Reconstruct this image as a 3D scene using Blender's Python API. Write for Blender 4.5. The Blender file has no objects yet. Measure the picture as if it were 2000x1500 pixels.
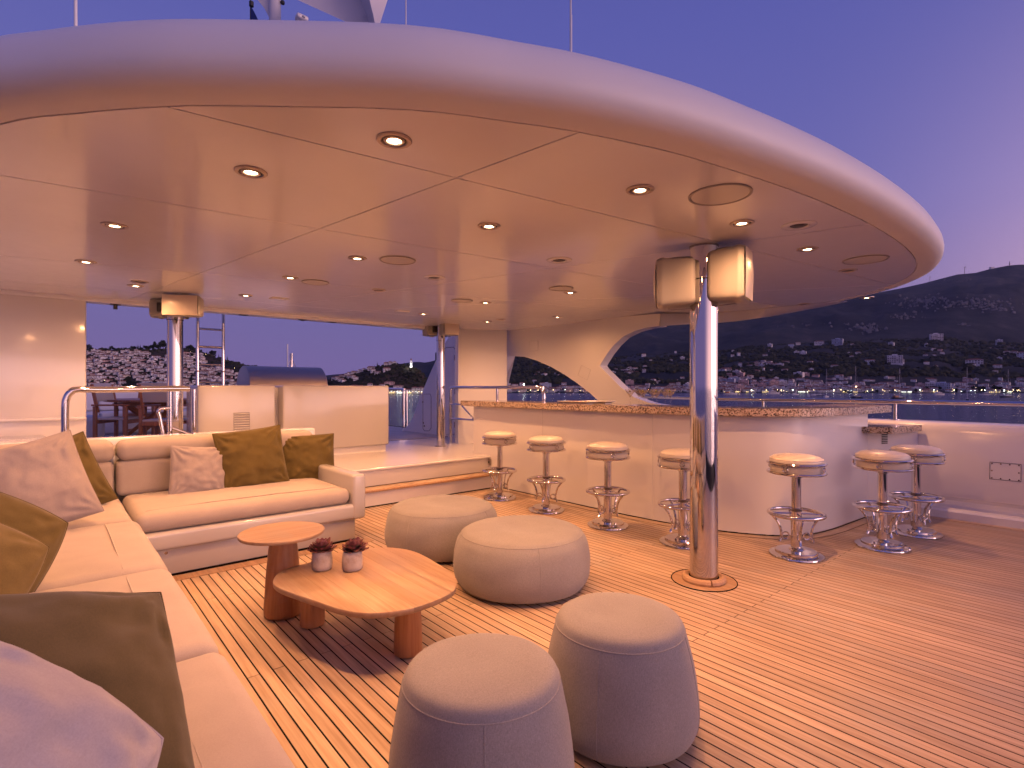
import bpy, bmesh, math, random
from mathutils import Vector, Matrix, noise, Euler

R = random.Random(7)
scene = bpy.context.scene
COL = scene.collection
PI = math.pi

# ------------------------------------------------------------------ camera
FPX, HCAM, CY = 1042.0, 1.35, 757.0          # focal length in photo pixels, eye height, horizon row
YAW = math.atan(900 / FPX)
CA, SA = math.cos(YAW), math.sin(YAW)
cam_data = bpy.data.cameras.new('camera')
cam = bpy.data.objects.new('camera', cam_data)
COL.objects.link(cam)
cam.location = (0, 0, HCAM)
cam.rotation_euler = (PI / 2, 0, -YAW)
cam_data.sensor_width = 36.0
cam_data.lens = 36.0 * FPX / 2000.0
cam_data.shift_y = 7.0 / 2000.0
cam_data.clip_start = 0.03
cam_data.clip_end = 40000
cam_data.dof.use_dof = True
cam_data.dof.focus_distance = 4.6
cam_data.dof.aperture_fstop = 8.0
scene.camera = cam

# ------------------------------------------------------------------ world: dusk sky, afterglow behind and to the right
world = bpy.data.worlds.new('World')
scene.world = world
world.use_nodes = True
nt = world.node_tree
nt.nodes.clear()
def N(t, typ, **kw):
    n = t.nodes.new(typ)
    for k, v in kw.items():
        setattr(n, k, v)
    return n
def ramp(t, stops, interp='LINEAR'):
    n = N(t, 'ShaderNodeValToRGB')
    cr = n.color_ramp
    cr.interpolation = interp
    while len(cr.elements) < len(stops):
        cr.elements.new(0.5)
    for e, (p, c) in zip(cr.elements, stops):
        e.position = p
        e.color = (*c, 1) if len(c) == 3 else c
    return n
w_out = N(nt, 'ShaderNodeOutputWorld')
w_bg = N(nt, 'ShaderNodeBackground')
w_tc = N(nt, 'ShaderNodeTexCoord')
w_sep = N(nt, 'ShaderNodeSeparateXYZ')
nt.links.new(w_tc.outputs['Generated'], w_sep.inputs[0])
cool = ramp(nt, [(0.0, (.20, .145, .37)), (.10, (.165, .128, .365)), (.28, (.146, .138, .43)), (.55, (.098, .104, .40)), (1.0, (.043, .054, .27))])
glow = ramp(nt, [(0.0, (2.0, 1.1, 1.0)), (.10, (1.6, .92, 1.0)), (.25, (.90, .56, .80)), (.5, (.26, .20, .48)), (1.0, (.040, .050, .25))])
nt.links.new(w_sep.outputs['Z'], cool.inputs[0])
nt.links.new(w_sep.outputs['Z'], glow.inputs[0])
gd = Vector((.45, -.89, 0)).normalized()      # azimuth of the afterglow
w_dot = N(nt, 'ShaderNodeVectorMath', operation='DOT_PRODUCT')
w_dot.inputs[1].default_value = gd
nt.links.new(w_tc.outputs['Generated'], w_dot.inputs[0])
w_map = N(nt, 'ShaderNodeMapRange', interpolation_type='SMOOTHERSTEP')
w_map.inputs['From Min'].default_value = .0
w_map.inputs['From Max'].default_value = 1.0
nt.links.new(w_dot.outputs['Value'], w_map.inputs['Value'])
w_mix = N(nt, 'ShaderNodeMix', data_type='RGBA')
nt.links.new(w_map.outputs[0], w_mix.inputs['Factor'])
nt.links.new(cool.outputs[0], w_mix.inputs['A'])
nt.links.new(glow.outputs[0], w_mix.inputs['B'])
# the physical twilight sky, very weak, adds its own falloff
w_sky = N(nt, 'ShaderNodeTexSky', sky_type='NISHITA', sun_disc=False)
w_sky.sun_elevation = math.radians(0.5)
w_sky.sun_rotation = math.radians(153.2)
w_scl = N(nt, 'ShaderNodeVectorMath', operation='SCALE')
w_scl.inputs['Scale'].default_value = .02
nt.links.new(w_sky.outputs[0], w_scl.inputs[0])
w_add = N(nt, 'ShaderNodeVectorMath', operation='ADD')
nt.links.new(w_mix.outputs['Result'], w_add.inputs[0])
nt.links.new(w_scl.outputs[0], w_add.inputs[1])
nt.links.new(w_add.outputs[0], w_bg.inputs['Color'])
w_bg.inputs['Strength'].default_value = 1.0
nt.links.new(w_bg.outputs[0], w_out.inputs['Surface'])

# broad afterglow of the sun that has just set
sun_data = bpy.data.lights.new('afterglow', 'SUN')
sun_data.energy = 1.9
sun_data.angle = math.radians(50)
sun_data.color = (1.0, .62, .62)
sun = bpy.data.objects.new('afterglow', sun_data)
COL.objects.link(sun)
sun.rotation_euler = Vector((-gd.x, -gd.y, -.10)).to_track_quat('-Z', 'Y').to_euler()

scene.view_settings.view_transform = 'Standard'
scene.view_settings.look = 'None'
scene.view_settings.gamma = 1.0
scene.view_settings.exposure = 0.0
scene.view_settings.use_curve_mapping = False
scene.cycles.use_denoising = True
scene.cycles.denoiser = 'OPENIMAGEDENOISE'
scene.cycles.max_bounces = 14
scene.cycles.diffuse_bounces = 8
scene.cycles.glossy_bounces = 4
scene.cycles.transmission_bounces = 8
scene.cycles.transparent_max_bounces = 40
scene.cycles.caustics_reflective = False
scene.cycles.caustics_refractive = False
scene.cycles.sample_clamp_indirect = 4.0
scene.cycles.use_light_tree = True
LAMP_W = 105.0                                  # watts of one ceiling downlight
HAZE = 2.4e-5
LAMP_COL = (1.0, .445, .185)

# ------------------------------------------------------------------ where a photo ray meets a real plane
def ray(px, py):
    u, w = (px - 1000) / FPX, (CY - py) / FPX
    return Vector((SA + u * CA, CA - u * SA, w))
def at_z(px, py, z):
    d = ray(px, py)
    t = (z - HCAM) / d.z
    return Vector((d.x * t, d.y * t, z))
def at_x(px, py, x):
    d = ray(px, py)
    return Vector((0, 0, HCAM)) + d * (x / d.x)
def at_y(px, py, y):
    d = ray(px, py)
    return Vector((0, 0, HCAM)) + d * (y / d.y)
def far(px, v, z=0.0):
    u = (px - 1000) / FPX
    return Vector(((SA + u * CA) * v, (CA - u * SA) * v, z))
def height_at(py, v):
    return HCAM + (CY - py) / FPX * v

# ------------------------------------------------------------------ mesh helpers
class MB:
    def __init__(s):
        s.v, s.f, s.m = [], [], []
    def add(s, vs, fs, mi=0, M=None):
        o = len(s.v)
        s.v += [tuple(M @ Vector(p)) if M is not None else tuple(p) for p in vs]
        s.f += [tuple(i + o for i in f) for f in fs]
        s.m += [mi] * len(fs)
        return s
    def box(s, x0, x1, y0, y1, z0, z1, mi=0, M=None):
        return s.add([(x0, y0, z0), (x1, y0, z0), (x1, y1, z0), (x0, y1, z0), (x0, y0, z1), (x1, y0, z1), (x1, y1, z1), (x0, y1, z1)],
                     [(0, 3, 2, 1), (4, 5, 6, 7), (0, 1, 5, 4), (1, 2, 6, 5), (2, 3, 7, 6), (3, 0, 4, 7)], mi, M)
    def rbox(s, x0, x1, y0, y1, z0, z1, r=.02, seg=3, mi=0, M=None, cuts=0, puff=0):
        bm = bmesh.new()
        bmesh.ops.create_cube(bm, size=1)
        for p in bm.verts:
            p.co = Vector((x0 + (p.co.x + .5) * (x1 - x0), y0 + (p.co.y + .5) * (y1 - y0), z0 + (p.co.z + .5) * (z1 - z0)))
        bmesh.ops.bevel(bm, geom=list(bm.edges), offset=r, segments=seg, profile=.5, affect='EDGES')
        bm.verts.ensure_lookup_table()
        bm.verts.index_update()
        vs = [p.co.copy() for p in bm.verts]
        fs = [tuple(p.index for p in f.verts) for f in bm.faces]
        bm.free()
        return s.add(vs, fs, mi, M)
    def tube(s, pts, r, seg=10, closed=False, mi=0, M=None):
        pts = [Vector(p) for p in pts]
        n = len(pts)
        rs = r if isinstance(r, (list, tuple)) else [r] * n
        vs, fs = [], []
        up = None
        for i in range(n):
            if closed:
                t = (pts[(i + 1) % n] - pts[i - 1]).normalized()
            else:
                t = (pts[min(i + 1, n - 1)] - pts[max(i - 1, 0)]).normalized()
            if up is None:
                up = t.orthogonal().normalized()
            up = (up - t * up.dot(t)).normalized()
            w = t.cross(up)
            for k in range(seg):
                a = 2 * PI * k / seg
                vs.append(pts[i] + (up * math.cos(a) + w * math.sin(a)) * rs[i])
        m = n if closed else n - 1
        for i in range(m):
            for k in range(seg):
                a, b = i * seg, ((i + 1) % n) * seg
                fs.append((a + k, a + (k + 1) % seg, b + (k + 1) % seg, b + k))
        if not closed:
            fs.append(tuple(range(seg))[::-1])
            fs.append(tuple((n - 1) * seg + k for k in range(seg)))
        return s.add(vs, fs, mi, M)
    def ring(s, c, R_, r, seg=36, tseg=8, mi=0, M=None):
        return s.tube([(c[0] + R_ * math.cos(2 * PI * i / seg), c[1] + R_ * math.sin(2 * PI * i / seg), c[2]) for i in range(seg)], r, tseg, True, mi, M)
    def lathe(s, prof, c=(0, 0, 0), seg=32, mi=0, M=None, squash=None):
        vs, fs = [], []
        idx = []
        for (r, z) in prof:
            if r < 1e-5:
                idx.append([len(vs)])
                vs.append((c[0], c[1], c[2] + z))
            else:
                idx.append(list(range(len(vs), len(vs) + seg)))
                for k in range(seg):
                    a = 2 * PI * k / seg
                    q = squash(a) if squash else 1
                    vs.append((c[0] + r * q * math.cos(a), c[1] + r * q * math.sin(a), c[2] + z))
        for A, B in zip(idx, idx[1:]):
            for k in range(seg):
                if len(A) == 1 and len(B) == 1:
                    continue
                if len(A) == 1:
                    fs.append((A[0], B[(k + 1) % seg], B[k]))
                elif len(B) == 1:
                    fs.append((A[k], A[(k + 1) % seg], B[0]))
                else:
                    fs.append((A[k], A[(k + 1) % seg], B[(k + 1) % seg], B[k]))
        if len(idx[0]) > 1:
            fs.append(tuple(idx[0][::-1]))
        if len(idx[-1]) > 1:
            fs.append(tuple(idx[-1]))
        return s.add(vs, fs, mi, M)
    def prism(s, poly, z0, z1, mi=0, M=None):
        n = len(poly)
        vs = [(p[0], p[1], z0) for p in poly] + [(p[0], p[1], z1) for p in poly]
        fs = [tuple(range(n))[::-1], tuple(range(n, 2 * n))] + [(i, (i + 1) % n, n + (i + 1) % n, n + i) for i in range(n)]
        return s.add(vs, fs, mi, M)
    def thick(s, poly3, off, mi=0):
        """a planar outline in space given depth along OFF"""
        n = len(poly3)
        off = Vector(off)
        vs = [Vector(p) for p in poly3] + [Vector(p) + off for p in poly3]
        fs = [tuple(range(n)), tuple(range(n, 2 * n))[::-1]] + [(i, n + i, n + (i + 1) % n, (i + 1) % n) for i in range(n)]
        return s.add(vs, fs, mi)
    def sweep(s, path, prof, closed=False, mi=0):
        """a profile (offset to the left-hand outside, height) swept along a plan path"""
        path = [Vector((p[0], p[1])) for p in path]
        n, m = len(path), len(prof)
        vs, fs = [], []
        for i in range(n):
            if closed:
                t = path[(i + 1) % n] - path[i - 1]
            else:
                t = path[min(i + 1, n - 1)] - path[max(i - 1, 0)]
            t.normalize()
            nrm = Vector((t.y, -t.x))
            for (o, z) in prof:
                p = path[i] + nrm * o
                vs.append((p.x, p.y, z))
        for i in range(n if closed else n - 1):
            a, b = i * m, ((i + 1) % n) * m
            for k in range(m - 1):
                fs.append((a + k, b + k, b + k + 1, a + k + 1))
        return s.add(vs, fs, mi)
    def mesh(s, name, mats, smooth=35):
        me = bpy.data.meshes.new(name)
        me.from_pydata(s.v, [], s.f)
        for m in (mats if isinstance(mats, (list, tuple)) else [mats]):
            me.materials.append(m)
        if len(set(s.m)) > 1:
            me.polygons.foreach_set('material_index', s.m)
        bm = bmesh.new()
        bm.from_mesh(me)
        bmesh.ops.recalc_face_normals(bm, faces=bm.faces)
        bm.to_mesh(me)
        bm.free()
        if smooth:
            me.polygons.foreach_set('use_smooth', [True] * len(me.polygons))
            me.set_sharp_from_angle(angle=math.radians(smooth))
        me.update()
        return me

def link(name, me, parent=None, loc=(0, 0, 0), rot=(0, 0, 0), scale=(1, 1, 1)):
    o = bpy.data.objects.new(name, me)
    COL.objects.link(o)
    o.parent = parent
    o.location, o.rotation_euler, o.scale = loc, rot, scale
    return o
def tag(o, label=None, cat=None, group=None, kind=None):
    for k, v in (('label', label), ('category', cat), ('group', group), ('kind', kind)):
        if v:
            o[k] = v
    return o
def thing(name, label, cat, loc=(0, 0, 0), group=None, rot=(0, 0, 0)):
    return tag(link(name, None, None, loc, rot), label, cat, group)
def part(parent, name, mb, mat, label=None, smooth=35, world=False, kind=None):
    """a mesh part; with world=True the builder holds world coordinates and the parent has no rotation"""
    o = link(name, mb.mesh(name, mat, smooth), parent)
    if world:
        q = parent
        off = Vector((0, 0, 0))
        while q is not None:
            off += q.location
            q = q.parent
        o.location = -off
    if label:
        o['label'] = label
    if kind:
        o['kind'] = kind
    return o
def solo(name, mb, mat, label, cat, group=None, smooth=35, loc=(0, 0, 0)):
    return tag(link(name, mb.mesh(name, mat, smooth), None, loc), label, cat, group)
def structure(name, mb, mat, smooth=35):
    return tag(link(name, mb.mesh(name, mat, smooth)), kind='structure')
def dup(root, loc=None, rot=None, label=None, scale=None):
    def cp(o, par):
        c = o.copy()
        COL.objects.link(c)
        c.parent = par
        for ch in kids.get(o, ()):
            cp(ch, c)
        return c
    kids = {}
    stack = [root]
    while stack:
        q = stack.pop()
        kids[q] = list(q.children)
        stack += kids[q]
    c = cp(root, None)
    if loc is not None: c.location = loc
    if rot is not None: c.rotation_euler = rot
    if scale is not None: c.scale = scale
    if label: c['label'] = label
    return c
def catmull(pts, k=6, closed=False):
    P_ = [Vector(p) for p in pts]
    n = len(P_)
    out = []
    for i in range(n if closed else n - 1):
        if closed:
            a, b, c, d = P_[i - 1], P_[i], P_[(i + 1) % n], P_[(i + 2) % n]
        else:
            a, b, c, d = P_[max(i - 1, 0)], P_[i], P_[i + 1], P_[min(i + 2, n - 1)]
        for j in range(k):
            t = j / k
            out.append(.5 * ((2 * b) + (c - a) * t + (2 * a - 5 * b + 4 * c - d) * t * t + (3 * b - a - 3 * c + d) * t ** 3))
    if not closed:
        out.append(P_[-1].copy())
    return out
def interp(tab, x):
    if x <= tab[0][0]: return tab[0][1]
    for (a, b), (c, d) in zip(tab, tab[1:]):
        if x <= c:
            return b + (d - b) * (x - a) / (c - a)
    return tab[-1][1]

# ------------------------------------------------------------------ materials
def pmat(name, color, rough=.5, metal=0.0, coat=0.0, sheen=0.0, spec=None, trans=0.0, ior=None):
    m = bpy.data.materials.new(name)
    m.use_nodes = True
    b = m.node_tree.nodes['Principled BSDF']
    b.inputs['Base Color'].default_value = (*color, 1)
    b.inputs['Roughness'].default_value = rough
    b.inputs['Metallic'].default_value = metal
    b.inputs['Coat Weight'].default_value = coat
    b.inputs['Sheen Weight'].default_value = sheen
    b.inputs['Transmission Weight'].default_value = trans
    if ior: b.inputs['IOR'].default_value = ior
    if spec is not None: b.inputs['Specular IOR Level'].default_value = spec
    return m, m.node_tree, b
def noise_node(t, scale, detail=4, rough=.5, vec=None, dim=None):
    n = N(t, 'ShaderNodeTexNoise')
    n.inputs['Scale'].default_value = scale
    n.inputs['Detail'].default_value = detail
    n.inputs['Roughness'].default_value = rough
    if vec is not None: t.links.new(vec, n.inputs['Vector'])
    return n
def bump(t, b, height, strength=.3, dist=.01):
    n = N(t, 'ShaderNodeBump')
    n.inputs['Strength'].default_value = strength
    n.inputs['Distance'].default_value = dist
    t.links.new(height, n.inputs['Height'])
    t.links.new(n.outputs[0], b.inputs['Normal'])
    return n
def mapped(t, scale, coord='pos', rot=(0, 0, 0)):
    if coord == 'pos':
        c = N(t, 'ShaderNodeNewGeometry').outputs['Position']
    else:
        c = N(t, 'ShaderNodeTexCoord').outputs['Object']
    mp = N(t, 'ShaderNodeMapping')
    mp.inputs['Scale'].default_value = scale
    mp.inputs['Rotation'].default_value = rot
    t.links.new(c, mp.inputs['Vector'])
    return mp.outputs[0]
def gelcoat(name, color, rough, bumpy=.02, coat=.5, crough=.10):
    m, t, b = pmat(name, color, rough, coat=coat)
    b.inputs['Coat Roughness'].default_value = crough
    n = noise_node(t, 1.3, 3, .5, mapped(t, (1, 1, 1)))
    r = ramp(t, [(.3, tuple(c * .95 for c in color)), (.75, color)])
    t.links.new(n.outputs['Fac'], r.inputs[0])
    t.links.new(r.outputs[0], b.inputs['Base Color'])
    n3 = noise_node(t, 9, 5, .6, mapped(t, (1, 1, 1)))
    mr = N(t, 'ShaderNodeMapRange')
    mr.inputs['To Min'].default_value = rough * .7
    mr.inputs['To Max'].default_value = rough * 1.4
    t.links.new(n3.outputs['Fac'], mr.inputs['Value'])
    t.links.new(mr.outputs[0], b.inputs['Roughness'])
    n2 = noise_node(t, 2.2, 2, .5, mapped(t, (1, 1, 1)))
    bump(t, b, n2.outputs['Fac'], bumpy, .05)
    return m
def teak(name, dark, light, axis='y', rough=.5, coord='pos', fine=90.0):
    m, t, b = pmat(name, light, rough)
    s = {'x': (2.2, fine * .7, fine * .7), 'y': (fine * .7, 2.2, fine * .7), 'z': (fine * .7, fine * .7, 2.2)}[axis]
    oi = N(t, 'ShaderNodeObjectInfo')
    vec = mapped(t, s, coord)
    off = N(t, 'ShaderNodeVectorMath', operation='ADD')
    comb = N(t, 'ShaderNodeMath', operation='MULTIPLY')
    comb.inputs[1].default_value = 37.0
    t.links.new(oi.outputs['Random'], comb.inputs[0])
    t.links.new(vec, off.inputs[0])
    t.links.new(comb.outputs[0], off.inputs[1])
    n = noise_node(t, 1.0, 5, .6, off.outputs[0])
    r = ramp(t, [(.28, dark), (.62, light)])
    t.links.new(n.outputs['Fac'], r.inputs[0])
    hs = N(t, 'ShaderNodeHueSaturation')
    mr = N(t, 'ShaderNodeMapRange')
    mr.inputs['To Min'].default_value = .88
    mr.inputs['To Max'].default_value = 1.11
    t.links.new(oi.outputs['Random'], mr.inputs['Value'])
    big = noise_node(t, .9, 3, .6, mapped(t, (1, 1, 1)))
    mul = N(t, 'ShaderNodeMath', operation='MULTIPLY')
    mr2 = N(t, 'ShaderNodeMapRange')
    mr2.inputs['From Min'].default_value = .3
    mr2.inputs['From Max'].default_value = .7
    mr2.inputs['To Min'].default_value = .86
    mr2.inputs['To Max'].default_value = 1.1
    t.links.new(big.outputs['Fac'], mr2.inputs['Value'])
    t.links.new(mr.outputs[0], mul.inputs[0])
    t.links.new(mr2.outputs[0], mul.inputs[1])
    t.links.new(mul.outputs[0], hs.inputs['Value'])
    t.links.new(r.outputs[0], hs.inputs['Color'])
    wear = noise_node(t, 2.6, 6, .7, mapped(t, (1, .45, 1)))       # greyed, walked-on patches
    wr = ramp(t, [(.48, (0, 0, 0)), (.70, (.45, .45, .45))])
    t.links.new(wear.outputs['Fac'], wr.inputs[0])
    gm = N(t, 'ShaderNodeMix', data_type='RGBA')
    gm.inputs['B'].default_value = (*[sum(light) / 3 * k for k in (1.0, .92, .84)], 1)
    t.links.new(wr.outputs[0], gm.inputs['Factor'])
    t.links.new(hs.outputs[0], gm.inputs['A'])
    t.links.new(gm.outputs['Result'], b.inputs['Base Color'])
    bump(t, b, n.outputs['Fac'], .12, .002)
    return m
def fabric(name, color, scale=520.0, contrast=.22, rough=.9, sheen=.15, fold=0.0):
    m, t, b = pmat(name, color, rough, sheen=sheen, spec=.2)
    v = mapped(t, (1, 1, 1), 'obj')
    wv = noise_node(t, scale, 2, .7, mapped(t, (1, 1, .3), 'obj'))
    wv2 = noise_node(t, scale * .9, 2, .7, mapped(t, (.6, .8, 1.2), 'obj'))
    mx = N(t, 'ShaderNodeMath', operation='ADD')
    t.links.new(wv.outputs['Fac'], mx.inputs[0])
    t.links.new(wv2.outputs['Fac'], mx.inputs[1])
    r = ramp(t, [(.35, tuple(c * (1 - contrast) for c in color)), (.65, tuple(min(1, c * (1 + contrast)) for c in color))])
    hf = N(t, 'ShaderNodeMath', operation='MULTIPLY')
    hf.inputs[1].default_value = .5
    t.links.new(mx.outputs[0], hf.inputs[0])
    t.links.new(hf.outputs[0], r.inputs[0])
    big = noise_node(t, 5, 3, .5, v)
    mixn = N(t, 'ShaderNodeMix', data_type='RGBA', blend_type='MULTIPLY')
    mixn.inputs['Factor'].default_value = .25
    t.links.new(r.outputs[0], mixn.inputs['A'])
    t.links.new(big.outputs['Fac'], mixn.inputs['B'])
    t.links.new(mixn.outputs['Result'], b.inputs['Base Color'])
    if fold:
        fn = noise_node(t, 6, 3, .5, v)
        ad = N(t, 'ShaderNodeMath', operation='MULTIPLY_ADD')
        ad.inputs[1].default_value = fold
        t.links.new(fn.outputs['Fac'], ad.inputs[0])
        hb = N(t, 'ShaderNodeMath', operation='MULTIPLY')
        hb.inputs[1].default_value = .06
        t.links.new(hf.outputs[0], hb.inputs[0])
        t.links.new(hb.outputs[0], ad.inputs[2])
        bump(t, b, ad.outputs[0], .5, .012)
    else:
        bump(t, b, hf.outputs[0], .12, .001)
    return m
def emission(name, color, strength):
    m = bpy.data.materials.new(name)
    m.use_nodes = True
    t = m.node_tree
    t.nodes.clear()
    e = N(t, 'ShaderNodeEmission')
    e.inputs['Color'].default_value = (*color, 1)
    e.inputs['Strength'].default_value = strength
    o = N(t, 'ShaderNodeOutputMaterial')
    t.links.new(e.outputs[0], o.inputs['Surface'])
    return m

M_white = gelcoat('white_gelcoat', (.82, .79, .76), .16)
M_ceil = gelcoat('ceiling_lacquer', (.92, .90, .87), .2, .035)
M_hull = gelcoat('fascia_gelcoat', (.80, .77, .76), .5, .004, .25, .4)
M_white_dimmed = gelcoat('white_gelcoat_dimmed', (.50, .475, .455), .2)  # white gelcoat darkened to offset strong lamplight on cabinets and sofa base
M_floor = gelcoat('floor_gelcoat', (.66, .63, .61), .3)
M_dark, _, _ = pmat('black_caulk', (.010, .008, .008), .8, spec=.05)
M_black, _, _ = pmat('black_plastic', (.02, .02, .02), .45)
M_teak = teak('deck_teak', (.37, .245, .155), (.56, .405, .275), 'y')
M_teakx = teak('step_teak', (.31, .175, .09), (.50, .31, .17), 'y')
M_greyteak = teak('weathered_teak', (.36, .32, .30), (.50, .46, .44), 'y')
M_wood = teak('table_teak', (.30, .168, .085), (.40, .258, .145), 'x', .38, 'obj', 60)
M_leg = teak('table_leg_teak', (.32, .125, .045), (.46, .215, .09), 'z', .42, 'obj', 60)
M_chair = teak('chair_teak', (.36, .125, .042), (.56, .22, .085), 'z', .45, 'obj', 60)
M_sofa = fabric('sofa_canvas', (.47, .40, .345), 420, .07)
M_pouf = fabric('pouf_melange', (.30, .28, .265), 340, .20)
M_grey = fabric('grey_linen', (.36, .31, .30), 420, .10, fold=.5)
M_olive = fabric('olive_linen', (.125, .090, .026), 420, .12, fold=.35)
M_olive2 = fabric('ochre_olive_linen', (.125, .092, .030), 420, .12, fold=.35)
M_ochre = fabric('ochre_linen', (.155, .115, .042), 420, .12, fold=.35)
M_dkolive = fabric('dark_olive_linen', (.085, .066, .030), 420, .12, fold=.45)
M_pale = fabric('pale_grey_linen', (.42, .39, .42), 420, .08, fold=.5)
M_vinyl, _, _ = pmat('cream_vinyl', (.64, .56, .47), .32, coat=.1)
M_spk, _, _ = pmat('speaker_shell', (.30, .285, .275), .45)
M_grille, _t, _b = pmat('speaker_grille', (.56, .54, .52), .5, coat=.3)
def steel(name, rough):
    m, t, b = pmat(name, (.72, .68, .66), rough, metal=1.0)
    n = noise_node(t, 14, 4, .6, mapped(t, (1, 1, .5)))
    mr = N(t, 'ShaderNodeMapRange')
    mr.inputs['To Min'].default_value = rough * .5
    mr.inputs['To Max'].default_value = rough * 1.6
    t.links.new(n.outputs['Fac'], mr.inputs['Value'])
    t.links.new(mr.outputs[0], b.inputs['Roughness'])
    n2 = noise_node(t, 5, 2, .5, mapped(t, (1, 1, .6)))
    bump(t, b, n2.outputs['Fac'], .02, .02)
    return m
M_steel = steel('polished_steel', .05)
M_brush, _t, _b = pmat('brushed_steel', (.50, .42, .37), .45, metal=1.0)
M_brass, _, _ = pmat('dark_steel', (.30, .25, .22), .25, metal=1.0)
def granite():
    m, t, b = pmat('speckled_granite', (.4, .3, .22), .15, coat=.4)
    v = N(t, 'ShaderNodeTexVoronoi')
    v.inputs['Scale'].default_value = 95
    t.links.new(mapped(t, (1, 1, 1)), v.inputs['Vector'])
    n = noise_node(t, 60, 5, .7, mapped(t, (1, 1, 1)))
    mx = N(t, 'ShaderNodeMix', data_type='RGBA')
    mx.inputs['Factor'].default_value = .45
    t.links.new(v.outputs['Color'], mx.inputs['A'])
    t.links.new(n.outputs['Fac'], mx.inputs['B'])
    r = ramp(t, [(.30, (.035, .026, .022)), (.42, (.20, .135, .09)), (.52, (.48, .36, .26)), (.66, (.62, .50, .39)), (.78, (.14, .09, .06))])
    t.links.new(mx.outputs['Result'], r.inputs[0])
    t.links.new(r.outputs[0], b.inputs['Base Color'])
    return m
M_granite = granite()
M_lens = emission('lamp_filament', (1.0, .72, .42), 26.0)
def thin_glass(name, tint, refl, body):
    m = bpy.data.materials.new(name)
    m.use_nodes = True
    t = m.node_tree
    t.nodes.clear()
    tr = N(t, 'ShaderNodeBsdfTransparent')
    tr.inputs[0].default_value = (*tint, 1)
    gl = N(t, 'ShaderNodeBsdfGlossy')
    gl.inputs['Roughness'].default_value = .03
    df = N(t, 'ShaderNodeBsdfDiffuse')
    df.inputs[0].default_value = (.85, .74, .55, 1)
    lw = N(t, 'ShaderNodeLayerWeight')
    lw.inputs[0].default_value = .5
    m0 = N(t, 'ShaderNodeMixShader')
    m0.inputs[0].default_value = body
    t.links.new(tr.outputs[0], m0.inputs[1]); t.links.new(df.outputs[0], m0.inputs[2])
    m1 = N(t, 'ShaderNodeMixShader')
    pw = N(t, 'ShaderNodeMath', operation='POWER')
    pw.inputs[1].default_value = 3.5
    ml = N(t, 'ShaderNodeMath', operation='MULTIPLY_ADD')
    ml.inputs[1].default_value = .55
    ml.inputs[2].default_value = refl * .3
    t.links.new(lw.outputs['Facing'], pw.inputs[0])
    t.links.new(pw.outputs[0], ml.inputs[0])
    t.links.new(ml.outputs[0], m1.inputs[0])
    t.links.new(m0.outputs[0], m1.inputs[1]); t.links.new(gl.outputs[0], m1.inputs[2])
    o = N(t, 'ShaderNodeOutputMaterial')
    t.links.new(m1.outputs[0], o.inputs['Surface'])
    return m
M_glass = thin_glass('clear_glass', (.97, .97, .97), .16, .03)
M_drink = thin_glass('cocktail', (.99, .96, .90), .05, .10)
M_olivefruit, _, _ = pmat('green_olive', (.22, .22, .03), .3)
M_china, _, _ = pmat('white_china', (.78, .74, .70), .15, coat=.5)
def potm():
    m, t, b = pmat('rough_ceramic', (.42, .36, .31), .75)
    n = noise_node(t, 14, 6, .65, mapped(t, (1, 1, 1), 'obj'))
    r = ramp(t, [(.30, (.26, .20, .165)), (.5, (.44, .38, .33)), (.75, (.56, .49, .43))])
    t.links.new(n.outputs['Fac'], r.inputs[0])
    t.links.new(r.outputs[0], b.inputs['Base Color'])
    bump(t, b, n.outputs['Fac'], .3, .004)
    return m
M_pot = potm()
def succ():
    m, t, b = pmat('succulent_leaf', (.14, .05, .055), .45)
    n = noise_node(t, 22, 3, .5, mapped(t, (1, 1, 1), 'obj'))
    r = ramp(t, [(.35, (.055, .075, .035)), (.5, (.14, .040, .050)), (.7, (.22, .085, .075))])
    t.links.new(n.outputs['Fac'], r.inputs[0])
    t.links.new(r.outputs[0], b.inputs['Base Color'])
    return m
M_succ = succ()
M_soil, _, _ = pmat('potting_soil', (.03, .02, .015), .9)

# ================================================================== THE YACHT: decks
BAR = [tuple(p) for p in catmull([(4.60, 6.17, 0), (4.58, 5.4, 0), (4.58, 4.5, 0), (4.59, 3.57, 0), (4.64, 2.96, 0), (4.75, 2.5, 0), (4.95, 2.13, 0), (5.23, 1.93, 0), (5.6, 1.85, 0), (6.0, 1.82, 0), (6.46, 1.79, 0)], 5)]
SLOPE = .30
LX = 6.45                                      # the side wall leans inboard: X = LX - (z - 1) * SLOPE
def on_lean(px, py):
    d = ray(px, py)
    t = (LX - (HCAM - 1.0) * SLOPE) / (d.x + d.z * SLOPE)
    return Vector((0, 0, HCAM)) + d * t

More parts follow.
